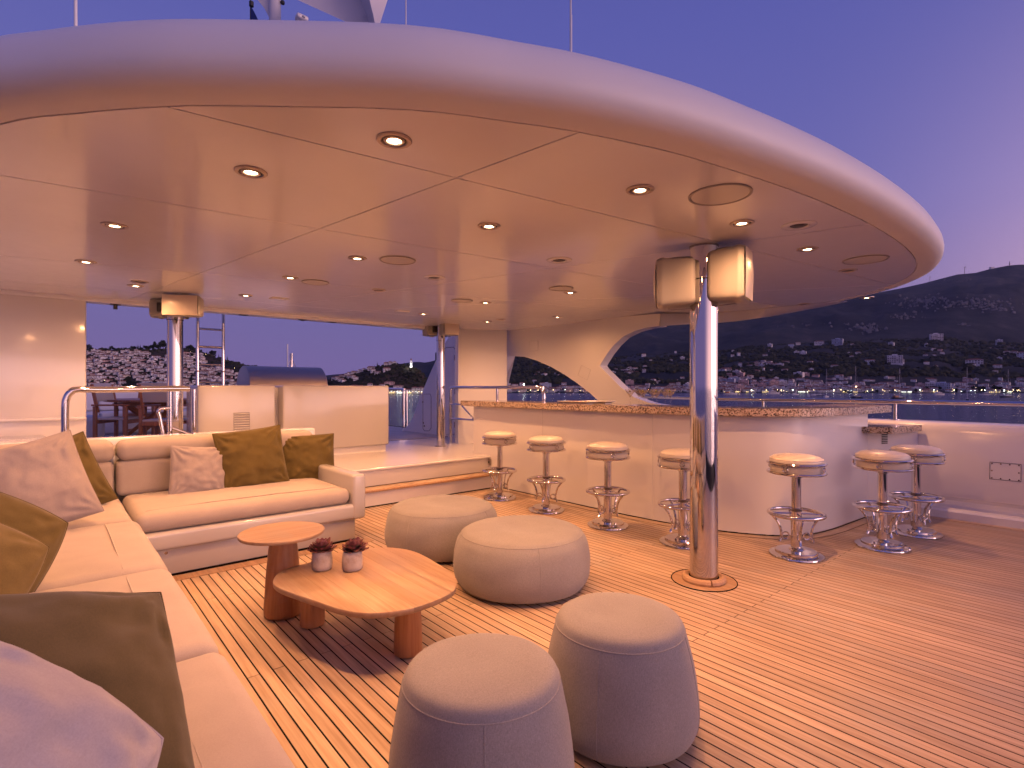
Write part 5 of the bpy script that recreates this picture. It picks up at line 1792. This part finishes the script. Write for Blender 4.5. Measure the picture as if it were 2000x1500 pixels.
def house_meshes(w, d, fl, roof, wall, tile, seed, balcony=False):
    rr = random.Random(seed)
    H = 3.0 * fl
    parts = []
    parts.append(('wall', MB().box(-w / 2, w / 2, 0, d, -7, H).mesh('wall', wall, 0)))
    q = MB()
    e = .45
    if roof == 'hip':
        i = min(w, d) * .42
        q.add([(-w / 2 - e, -e, H), (w / 2 + e, -e, H), (w / 2 + e, d + e, H), (-w / 2 - e, d + e, H), (-w / 2 + i, d / 2, H + 1.9), (w / 2 - i, d / 2, H + 1.9)] if w >= d else
              [(-w / 2 - e, -e, H), (w / 2 + e, -e, H), (w / 2 + e, d + e, H), (-w / 2 - e, d + e, H), (0, i, H + 1.9), (0, d - i, H + 1.9)],
              [(0, 1, 5, 4), (1, 2, 5), (2, 3, 4, 5), (3, 0, 4), (3, 2, 1, 0)] if w >= d else [(0, 1, 4), (1, 2, 5, 4), (2, 3, 5), (3, 0, 4, 5), (3, 2, 1, 0)])
    elif roof == 'gable':
        q.add([(-w / 2 - .2, -e, H), (w / 2 + .2, -e, H), (w / 2 + .2, d + e, H), (-w / 2 - .2, d + e, H), (-w / 2 - .2, d / 2, H + 1.7), (w / 2 + .2, d / 2, H + 1.7)], [(0, 1, 5, 4), (2, 3, 4, 5), (1, 2, 5), (3, 0, 4), (3, 2, 1, 0)])
    elif roof == 'front':
        q.add([(-w / 2 - e, -.3, H), (w / 2 + e, -.3, H), (w / 2 + e, d, H), (-w / 2 - e, d, H), (0, -.3, H + 1.6), (0, d, H + 1.6)], [(0, 1, 4), (1, 2, 5, 4), (2, 3, 5), (3, 0, 4, 5), (3, 2, 1, 0)])
    else:
        q.box(-w / 2 - .15, w / 2 + .15, -.15, d + .15, H, H + .35).box(-w * .2, w * .15, d * .4, d * .8, H + .35, H + 2.3)
    parts.append(('roof', q.mesh('roof', tile if roof != 'flat' else wall, 0)))
    nw = max(2, int(w / 2.7))
    for f in range(fl):
        q = MB()
        z0 = 3.0 * f + .9
        for k in range(nw):
            if rr.random() < .12: continue
            x = -w / 2 + w * (k + .5) / nw
            ww = rr.choice((.95, 1.1, 1.2))
            tall = f > 0 and rr.random() < .4
            q.box(x - ww / 2, x + ww / 2, -.07, .05, z0 - (.7 if tall else 0), z0 + 1.5)
            if rr.random() < .5:
                q.box(x - ww / 2 - .42, x - ww / 2 - .02, -.10, .05, z0 - (.7 if tall else 0), z0 + 1.5, 1).box(x + ww / 2 + .02, x + ww / 2 + .42, -.10, .05, z0 - (.7 if tall else 0), z0 + 1.5, 1)
        for k in range(2):
            y_ = d * (k + .5) / 2
            for sx in (-1, 1):
                q.box(sx * w / 2 - .07, sx * w / 2 + .07, y_ - .5, y_ + .5, z0, z0 + 1.4)
        if q.f:
            parts.append(('window_row', q.mesh('window_row', [M_win, M_shut], 0)))
    if balcony:
        for f in range(1, fl):
            parts.append(('balcony', MB().box(-w / 2 + .3, w / 2 - .3, -1.3, 0, 3.0 * f - .12, 3.0 * f + .05).box(-w / 2 + .3, w / 2 - .3, -1.32, -1.25, 3.0 * f + .05, 3.0 * f + .95).mesh('balcony', wall, 0)))
    return parts
VAR = []
sd_ = 0
for (w, d, fl, roof, bal) in ((9, 8, 2, 'hip', 0), (12, 8, 2, 'gable', 0), (14, 8, 2, 'hip', 0), (8, 8, 2, 'front', 0), (10, 9, 3, 'hip', 0), (16, 9, 1, 'gable', 0), (9, 8, 1, 'hip', 0), (11, 8, 2, 'flat', 1), (13, 9, 3, 'flat', 1), (15, 9, 2, 'gable', 0), (18, 10, 2, 'hip', 0), (20, 10, 4, 'flat', 1)):
    for wi in range(3):
        wn, wm = WALLS[(sd_ * 2 + wi * (1 if wi < 2 else 2)) % 6] if R.random() < .42 else WALLS[R.choice((0, 0, 4, 3))]
        VAR.append((w, d, fl, roof, wn, house_meshes(w, d, fl, roof, wm, M_tile if R.random() < .7 else M_tile2, sd_ * 10 + wi, bal)))
    sd_ += 1
ROOFN = {'hip': 'hipped red roof', 'gable': 'long red roof', 'front': 'red gabled front', 'flat': 'flat roof'}
FLN = {1: 'low', 2: 'two storey', 3: 'three storey', 4: 'tall'}
FAR_Q = {}
GC_, GM_ = 'houses of the clock tower hill', 'houses of the mainland harbour town'
def house(px, v, zf, var, group, where, turn=.35, s=1.0, alone=True, sink=0.0):
    w, d, fl, roof, wn, parts = var
    p = far(px, v, zf(px, v) - sink)
    rot = -math.atan2(p.x, p.y) + R.uniform(-turn, turn)
    if alone:
        if group == GC_: where += ' by the grill' if px < 690 else ' above the cabinet' if px < 760 else ' beside the fin'
        if group == GM_: where += ' ' + ('left of pole' if px < 1345 else 'right of pole' if px < 1560 else 'by the catamaran' if px < 1760 else 'at right end')
        t = thing('town_house', '%s %s house with %s %s' % (FLN[fl], wn, ROOFN[roof], where), 'house', tuple(p), group, (0, 0, rot))
        t.scale = (s, s, s)
        for nm, me in parts:
            o = link(nm, me, t)
            if nm in ('window_row', 'balcony'): o['kind'] = 'stuff'
        return t
    M_ = Matrix.Translation(p) @ Matrix.Rotation(rot, 4, 'Z') @ Matrix.Scale(s, 4)
    for nm, me in parts:
        for poly in me.polygons:
            mt = me.materials[poly.material_index]
            q = FAR_Q.setdefault(mt.name, (mt, MB()))[1]
            o = len(q.v)
            q.v += [tuple(M_ @ me.vertices[i].co) for i in poly.vertices]
            q.f.append(tuple(range(o, o + len(poly.vertices))))
            q.m.append(0)
SMALL = [v for v in VAR if v[2] <= 3 and v[0] <= 16 and v[3] != 'flat'] + [v for v in VAR if v[3] == 'flat' and v[2] == 2]
NH = 0
rows = 15
for r_ in range(rows):
    v = 990 + (1236 - 990) * (r_ / (rows - 1))
    px = 150 + R.uniform(0, 9)
    while px < 500:
        var = R.choice(SMALL)
        wpx = var[0] * FPX / v
        lim = 500 - max(0, (r_ - 4)) * 8
        hole = (242 < px < 259 and r_ < 5) or (px > 285 and r_ > 11 and px < 340) or (px > 395 and r_ > 9)
        inpole = 318 < px + wpx / 2 < 350 and False
        if not hole and px < lim and R.random() < .93:
            hidden = (px > 386 and r_ < 2)
            NH += 1
            where = ['at foot of left town', 'low in left town', 'half way up left town', 'high in left town', 'atop left town'][0 if r_ == 0 else 1 if r_ < 5 else 2 if r_ < 9 else 3 if r_ < 12 else 4] + (' by wall' if px < 215 else ' mid gap' if px < 275 else ' near pole' if px < 345 else ' behind ladder' if px < 438 else ' by grill')
            lone = (NH % 3 != 0) and not hidden
            house(px + wpx / 2, v + R.uniform(-5, 5), z_left, var, 'houses of the dense left town', where, .45, R.uniform(.72, .95), lone)
        px += wpx * R.uniform(.72, .98) + (R.uniform(4, 10) if R.random() < .10 else 0)
# landmark blocks of the left town
house(269, 1236, z_left, VAR[27 + 1], 'houses of the dense left town', 'highest block of the dense left town', .1, .8)
# clock hill
where = 'on clock hill'
GC = 'houses of the clock tower hill'
for px, v, k in ((651, 1045, 0), (660, 1040, 3), (668, 1046, 6), (676, 1048, 0), (684, 1050, 3), (692, 1050, 6), (702, 1052, 0), (711, 1052, 9), (756, 1052, 6), (762, 1053, 0), (771, 1054, 9)):
    house(px, v, z_clock, VAR[k + R.choice((0, 1))], GC, where, .3, .85)
for px, v, k, s in ((724, 1046, 6, 1.05), (756, 1020, 6, 1.0), (764, 1052, 27, .6), (729, 1030, 0, 1), (737, 1015, 3, .9), (683, 1025, 3, .9), (690, 1018, 0, 1), (665, 1020, 3, .9), (672, 1000, 9, 1), (695, 1000, 0, 1)):
    house(px, v, z_clock, VAR[k], GC, where, .25, s)
px = 650
while px < 775:
    var = R.choice([v for v in VAR if v[2] in (2, 3) and v[3] != 'flat'])
    wpx = var[0] * FPX / 935
    house(px + wpx / 2, 945 + R.uniform(-8, 8), z_clock, var, GC, 'on quay below clock', .12, .95)
    px += wpx * .9
def lit_front(t, w, z0=.2, z1=2.3, mat=None, name='lit_shopfront'):
    q = MB()
    n_ = max(2, int(w / 2.4))
    for k in range(n_):
        x = -w / 2 + w * (k + .5) / n_
        if R.random() < .3: continue
        q.box(x - .75, x + .75, -.14, -.02, z0, z1 - R.random() * .6)
    link(name, q.mesh(name, mat or M_lit, 0), t)
px = 757
k = 0
while px < 838:
    var = R.choice([v for v in VAR if v[2] in (2, 3) and v[0] >= 10 and v[3] != 'flat'])
    wpx = var[0] * FPX / 912
    t = house(px + wpx / 2, 916, z_clock, var, GC, 'on lit quay', .08, 1.1)
    lit_front(t, var[0], .3, 2.6, M_litc if k % 2 else M_lit)
    px += wpx * .98
    k += 1
# clock tower
ct = thing('clock_tower', 'floodlit white clock tower on the green hill beside the right rear pole', 'clock tower', tuple(far(803, 1050, z_clock(803, 1050) - .5)), None, (0, 0, -YAW + .2))
part(ct, 'base', MB().rbox(-2.4, 2.4, -2.4, 2.4, 0, 5.5, .2, 1), WALLS[0][1], smooth=0)
part(ct, 'shaft', MB().box(-2.0, 2.0, -2.0, 2.0, 5.5, 13.5), WALLS[0][1], smooth=0)
part(ct, 'cornice', MB().box(-2.4, 2.4, -2.4, 2.4, 13.5, 14.1), WALLS[0][1], smooth=0)
part(ct, 'clock_face', MB().lathe([(0, 0), (1.2, 0), (1.2, .1), (0, .1)], (0, 0, 0), 20, 0, Matrix.Translation((0, -2.0, 11.3)) @ Matrix.Rotation(PI / 2, 4, 'X')), M_win)
part(ct, 'belfry', MB().box(-1.5, -.9, -1.5, 1.5, 14.1, 16.6).box(.9, 1.5, -1.5, 1.5, 14.1, 16.6).box(-.9, .9, .9, 1.5, 14.1, 16.6), WALLS[0][1], smooth=0)
part(ct, 'cupola', MB().lathe([(2.0, 16.6), (1.8, 17.2), (1.3, 18.2), (.5, 19.0), (.12, 19.4), (.08, 20.6), (0, 20.7)], (0, 0, 0), 16), M_tile2)
fl_d = bpy.data.lights.new('tower_floodlight', 'POINT')
fl_d.energy = 5200
fl_d.color = (.95, .98, 1.0)
fl_d.shadow_soft_size = .4
flo = bpy.data.objects.new('tower_floodlight', fl_d)
COL.objects.link(flo)
flo.parent = ct
flo.location = (-1.5, -9, 5)
# mainland waterfront
GM = 'houses of the mainland harbour town'
BIG = [v for v in VAR if v[2] >= 2]
cnt = 0
for r_, v in enumerate((1092, 1110, 1128, 1146, 1166, 1186, 1208, 1232, 1258, 1284)):
    px = 985 + R.uniform(0, 8)
    while px < 2040:
        dens = interp([(985, .55), (1150, .75), (1190, .75), (1400, 1.0), (1700, .92), (1780, .75), (2040, .7)], px) * (1.0, 1.0, .95, .9, .85, .8, .75, .6, .45, .35)[r_] * (1 if px > 1300 or r_ < 5 else .35)
        var = R.choice(BIG if r_ % 2 == 0 else SMALL)
        wpx = var[0] * FPX / v
        gap = 1172 < px < 1180 or 1790 < px < 1806 and r_ > 1
        if R.random() < dens * .9 and not gap:
            lone = cnt < 90 and px > 1190 and r_ < 2
            t = house(px + wpx / 2, v + R.uniform(-5, 5), z_main, var, GM, 'on the mainland quay', .25, R.uniform(.72, 1.0), lone)
            cnt += lone
            if lone and r_ == 0 and R.random() < .34:
                lit_front(t, var[0], .2, 2.2, R.choice((M_lit, M_lit, M_litc)))
        px += wpx * R.uniform(.85, 1.15) + (R.uniform(4, 14) if R.random() < .2 else 0)
# the quarter that climbs the slope
for _ in range(120):
    a = R.random()
    px = R.gauss(1462, 52)
    top = interp([(1340, 742), (1400, 728), (1440, 714), (1500, 706), (1530, 712), (1580, 738), (1640, 748)], px)
    y = R.uniform(top, 756)
    v = None
    for vv in range(1120, 2000, 8):
        if CY - (z_main(px, vv) - HCAM) / vv * FPX <= y:
            v = vv
            break
    if v: house(px, v, z_main, R.choice(VAR), GM, 'on the slope', .5, R.uniform(.8, 1.15), False)
for _ in range(26):
    px = R.gauss(1236, 14); y = R.uniform(721, 734)
    v = next((vv for vv in range(1120, 2200, 8) if CY - (z_main(px, vv) - HCAM) / vv * FPX <= y), None)
    if v: house(px, v, z_main, R.choice(SMALL), GM, 'on the slope', .5, R.uniform(.8, 1.1), False)
for _ in range(18):
    px = R.gauss(1078, 20); y = R.uniform(721, 738)
    v = next((vv for vv in range(1120, 2200, 8) if CY - (z_main(px, vv) - HCAM) / vv * FPX <= y), None)
    if v: house(px, v, z_main, R.choice(SMALL), GM, 'on the slope', .5, R.uniform(.8, 1.1), False)
for _ in range(60):
    px = R.uniform(1180, 2010); y = R.gauss(700, 20)
    v = next((vv for vv in range(1120, 2600, 8) if CY - (z_main(px, vv) - HCAM) / vv * FPX <= y), None)
    if v and v < 2300: house(px, v, z_main, R.choice(SMALL), GM, 'on the slope', .5, R.uniform(.8, 1.3), False, -2)
# single villas on the hillside
VIL = [(1600, 671, 1.9, 31, 'long white villa row on the crest of the scrub hill'), (1635, 672, 1.9, 34, 'white block at the right end of the villa row on the crest'), (1556, 690, 1.4, 22, 'white villa below the crest, left of the steel pole rail post'),
       (1568, 693, 1.5, 24, 'cluster villa with white walls in the middle of the hill'), (1740, 673, 1.6, 22, 'low white villa alone on the dark slope'), (1830, 663, 2.1, 33, 'pale villa standing highest on the brown hilltop'),
       (1952, 669, 1.5, 25, 'small villa frame near the right of the hilltop'), (1748, 709, 1.7, 33, 'large pink villa block above the waterfront'), (1903, 713, 2.0, 31, 'wide red roofed villa above the tallest yacht mast'),
       (1994, 699, 2.1, 12, 'red roofed villa at the right edge of the picture'), (1503, 672, 1.5, 21, 'white villa left on the crest by the steel pole'), (1545, 668, 1.3, 16, 'small villa pair on the crest left of the villa row'),
       (1333, 702, 1.5, 21, 'white villa seen between arch and pole'), (1665, 672, 1.3, 18, 'small low villa right of the villa row'), (1700, 707, 1.4, 16, 'long low villa in the scrub above the quay')]
for px, y, s, k, lab in VIL:
    v = next((vv for vv in range(1120, 2600, 8) if CY - (z_main(px, vv) - HCAM) / vv * FPX <= y + 3), 2200)
    t = house(px, v, z_main, VAR[k], 'single villas on the mainland hillside', '', .3, s, True, -3)
    t['label'] = lab
    t.name = 'hillside_villa'
t = house(1842, 1135, z_main, VAR[34], GM, '', -.15, 1.25)
t['label'] = 'large pink apartment block with balconies on the mainland waterfront'
t = house(1822, 1150, z_main, VAR[33], GM, '', .1, 1.25)
t['label'] = 'large white apartment block beside the pink one on the waterfront'
for nm, (mt, q) in FAR_Q.items():
    o = structure('distant_house_' + ('walls' if 'wash' in nm else 'roofs' if 'terra' in nm else 'windows'), q, mt, 0)
    o['kind'] = 'stuff'

# --- lamps along the quays
lp_pole = MB().tube([(0, 0, -1), (0, 0, 4.4)], .07, 6).mesh('pole', M_black)
lp_w = MB().lathe([(0, -.34), (.30, -.18), (.34, 0), (.30, .18), (0, .34)], (0, 0, 4.6), 10).mesh('lamp_globe', M_lampw)
lp_c = MB().lathe([(0, -.34), (.30, -.18), (.34, 0), (.30, .18), (0, .34)], (0, 0, 4.6), 10).mesh('lamp_globe', M_lampc)
def lamp(px, v, zf, cool, lab, group, s=1.0):
    t = thing('street_lamp', lab, 'street lamp', tuple(far(px, v, zf(px, v))), group)
    t.scale = (s, s, s)
    link('pole', lp_pole, t)
    link('lamp_globe', lp_c if cool else lp_w, t)
    return t
for px in [R.uniform(996, 1168) for _ in range(16)] + [R.choice((1445, 1470, 1540, 1580, 1625, 1660, 1690, 1715, 1745, 1790, 1815, 1850, 1880, 1910, 1960, 1985)) + R.gauss(0, 11) for _ in range(62)]:
    lamp(px + R.uniform(-4, 4), R.uniform(1074, 1086), z_main, R.random() < .3, 'street lamp glowing along the mainland quay ' + spot(px), 'street lamps of the mainland quay', R.choice((.6, .75, .9, 1.2)))
for _ in range(40):
    px, v = R.uniform(1200, 1990), R.uniform(1100, 1230)
    lamp(px, v, z_main, R.random() < .35, 'small lamp between harbour town houses ' + spot(px), 'street lamps in the harbour town', R.uniform(.4, .6))
for px in range(764, 834, 6):
    lamp(px, 908, z_clock, px % 4 == 0, 'street lamp on the lit quay beside the fin', 'street lamps of the near quay', .8)
for px in (232, 238, 252, 256, 300, 306, 330, 410, 455):
    lamp(px, 986 + R.uniform(0, 10), z_left, False, 'warm lamp on the waterfront of the left town', 'street lamps of the left town', R.uniform(.5, .7))
for px, v in ((217, 1225), (204, 1040), (288, 1100), (458, 1180), (372, 1255), (402, 1255)):
    lamp(px, v, z_left, False, 'lamp shining between the houses of the left town', 'street lamps of the left town', .6)
lamp(1023, 1100, z_main, True, 'brightest cool floodlight on a tall mast seen through the left arch', 'tall harbour floodlights', 3.4)
lamp(1672, 1090, z_main, False, 'bright warm floodlight on the quay behind the catamaran', 'tall harbour floodlights', 2.6)

# --- boats
M_bhull = wallm('boat_white', (.72, .68, .68))
M_bdark, _, _ = pmat('boat_dark_blue', (.03, .035, .07), .3)
M_mastm, _, _ = pmat('mast_alloy', (.62, .55, .55), .4)
def hull_mesh(L, B, H, mat):
    q = MB()
    st = [(-.5, .78, .0), (-.3, .95, .02), (0, 1.0, .05), (.25, .82, .12), (.4, .48, .2), (.5, .03, .3)]
    for (s, w, sh_) in st:
        z = H * (1 + sh_)
        q.v += [(s * L, -w * B / 2, z), (s * L * .97, -w * B * .36, 0), (s * L * .95, 0, -.5), (s * L * .97, w * B * .36, 0), (s * L, w * B / 2, z)]
    for i in range(len(st) - 1):
        a, b_ = i * 5, i * 5 + 5
        q.f += [(a + k, a + k + 1, b_ + k + 1, b_ + k) for k in range(4)] + [(a, b_, b_ + 4, a + 4)]
    q.f += [(0, 1, 2, 3, 4), tuple(25 + k for k in range(5))]
    q.m = [0] * len(q.f)
    return q.mesh('hull', mat, 30)
def boat(px, y, kind, L, lab, dark=False, head=0.0, mast=None):
    v = (HCAM - ZW) * FPX / (y - CY)
    p = far(px, v, ZW)
    t = thing({'sail': 'sailing_yacht', 'motor': 'motor_yacht', 'cat': 'catamaran', 'gulet': 'wooden_gulet', 'dinghy': 'dinghy'}[kind], lab, 'boat', tuple(p), 'boats moored in the strait', (0, 0, -YAW + head))
    hm = M_bdark if dark else M_bhull
    H = L * .10
    if kind == 'cat':
        for sx in (-1, 1):
            h = link('hull', hull_mesh(L, L * .16, H, hm), t, (0, sx * L * .2, 0))
        part(t, 'cabin', MB().rbox(-L * .3, L * .2, -L * .22, L * .22, H * .9, H * 2.0, .3, 2), M_bhull)
        part(t, 'window_band', MB().box(-L * .305, L * .205, -L * .225, L * .225, H * 1.3, H * 1.75), M_win)
    else:
        link('hull', hull_mesh(L, L * .3, H, hm), t)
        if kind == 'motor':
            part(t, 'cabin', MB().rbox(-L * .3, L * .18, -L * .11, L * .11, H, H * 2.1, .25, 2), M_bhull)
            part(t, 'window_band', MB().box(-L * .28, L * .185, -L * .113, L * .113, H * 1.4, H * 1.85), M_win)
            part(t, 'flybridge', MB().rbox(-L * .25, L * .02, -L * .10, L * .10, H * 2.1, H * 2.6, .2, 2), M_bhull)
        elif kind == 'dinghy':
            part(t, 'console', MB().rbox(-.5, .3, -.4, .4, H, H + .8, .1, 2), M_bhull)
        else:
            part(t, 'coachroof', MB().rbox(-L * .2, L * .2, -L * .08, L * .08, H, H * 1.5, .2, 2), M_bhull)
            if kind == 'gulet':
                part(t, 'deckhouse', MB().rbox(-L * .4, -L * .12, -L * .11, L * .11, H, H * 2.2, .2, 2), M_chair)
                part(t, 'awning', MB().box(-L * .42, L * .05, -L * .12, L * .12, H * 2.5, H * 2.58), M_bhull)
    if mast:
        h = height_at(mast, v) - ZW
        part(t, 'mast', MB().tube([(L * .05, 0, H), (L * .05, 0, h)], [.16, .11], 8), M_mastm)
        part(t, 'boom', MB().tube([(L * .05, 0, H * 1.9), (-L * .36, 0, H * 2.0)], .16, 8), M_bhull)
        for a in ((-L * .48, 0), (L * .48, 0)):
            part(t, 'stay', MB().tube([(a[0], a[1], H * 1.1), (L * .05, 0, h * .96)], .03, 4), M_mastm)
    return t
boat(1427, 770.5, 'gulet', 22, 'white wooden boat right of the steel pole, moored by the quay', mast=752)
boat(1510, 769.5, 'motor', 24, 'long low white motor boat on the quay left of the small sailing boats', head=.1)
boat(1554, 771.5, 'sail', 12, 'white sailing boat with a pinkish hull, first in the small row', mast=741, head=.2)
boat(1579, 774.5, 'motor', 11, 'white motor boat seen from its stern in the small row', head=1.2)
boat(1591, 772, 'sail', 10, 'small white sailing boat between motor boat and dark boat', mast=746)
boat(1602, 773, 'sail', 11, 'dark hulled sailing boat in the middle of the strait', True, .2, 747)
boat(1614, 776, 'sail', 11, 'white sailing boat with a tall mast right of the dark one', False, .6, 720)
boat(1672, 777.5, 'cat', 13, 'dark catamaran seen from the stern with a lit mast head', True, 1.5, 715)
boat(1756, 779, 'gulet', 15, 'two tone wooden gulet with deckhouse behind the rail post', True, .15, 718)
boat(1799, 771, 'dinghy', 5, 'small white tender left of the motor cruiser')
boat(1834, 771.5, 'motor', 19, 'white motor cruiser with dark stern by the lit quay', head=.1)
boat(1862, 770.5, 'dinghy', 6, 'small boat between cruiser and black yacht')
boat(1889, 781.5, 'sail', 11, 'black hulled sailing yacht with the tallest mast', True, .9, 717)
boat(1923, 771.5, 'motor', 15, 'sleek white motor yacht right of the black sailing yacht', head=3.0)
boat(1968, 776.5, 'sail', 17, 'long dark sailing yacht at the right of the strait', True, .1, 722)
for k, (px, m_) in enumerate(((1418, 733), (1438, 745), (1463, 750), (1532, 745), (1541, 735), (1553, 738), (1476, 742), (1238, 748), (1216, 752), (1120, 752), (1092, 755))):
    boat(px, 769.2 + .1 * (k % 3), 'sail', 10, 'sailing boat berthed along the mainland quay', False, 1.3, m_)['group'] = 'sailing boats along the quay'
boat(205, 771.5, 'sail', 9, 'white boat in the gap above the pouf on the left', False, .3, 757)
boat(1262, 771, 'motor', 9, 'small boat behind the martini glasses')
# wind turbine and masts on the skyline
def turbine(px, h, lab):
    v = 4295
    p = far(px, v, z_main(px, v) - 4)
    t = thing('wind_turbine', lab, 'wind turbine', tuple(p), 'turbines on the mountain ridge', (0, 0, -YAW))
    part(t, 'tower', MB().tube([(0, 0, 0), (0, 0, h)], [h * .045, h * .03], 8), M_mastm)
    part(t, 'hub', MB().rbox(-h * .04, h * .04, -h * .1, h * .06, h - h * .03, h + h * .05, h * .01, 1), M_mastm)
    for k in range(3):
        a = .5 + k * 2 * PI / 3
        part(t, 'blade', MB().tube([(0, -h * .1, h), (h * .36 * math.sin(a), -h * .1, h + h * .36 * math.cos(a))], [h * .028, h * .006], 5), M_mastm)
turbine(1884, 58, 'tallest wind turbine on the skyline right of the canopy tip')
turbine(1816, 42, 'wind turbine just beside the canopy tip')
p = far(1937, 4290, z_main(1937, 4290))
t = thing('ridge_station', 'square pale station building on the mountain skyline', 'building', tuple(p), None, (0, 0, -YAW))
part(t, 'wall', MB().box(-14, 14, -8, 8, -8, 10), WALLS[3][1], smooth=0)
part(t, 'roof', MB().box(-16, 16, -9, 9, 10, 13), WALLS[3][1], smooth=0)
p = far(1972, 4290, z_main(1972, 4290))
t = thing('ridge_mast', 'radio mast on the mountain skyline at the right', 'mast', tuple(p))
part(t, 'tower', MB().tube([(0, 0, -5), (0, 0, 34)], [5, 2.5], 6), M_mastm)
part(t, 'platform', MB().box(-7, 7, -4, 4, 14, 17), M_mastm, smooth=0)

# --- evening haze over the strait, one closed box of even air
m = bpy.data.materials.new('evening_haze')
m.use_nodes = True
t = m.node_tree
t.nodes.clear()
pvn = N(t, 'ShaderNodeVolumePrincipled')
pvn.inputs['Color'].default_value = (.60, .70, 1.0, 1)
pvn.inputs['Density'].default_value = HAZE
pvn.inputs['Anisotropy'].default_value = .1
o_ = N(t, 'ShaderNodeOutputMaterial')
t.links.new(pvn.outputs[0], o_.inputs['Volume'])
hz = MB().box(-9200, 12200, -6200, 12200, -500, 1300)
o = structure('haze', hz, m, 0)
o['kind'] = 'stuff'
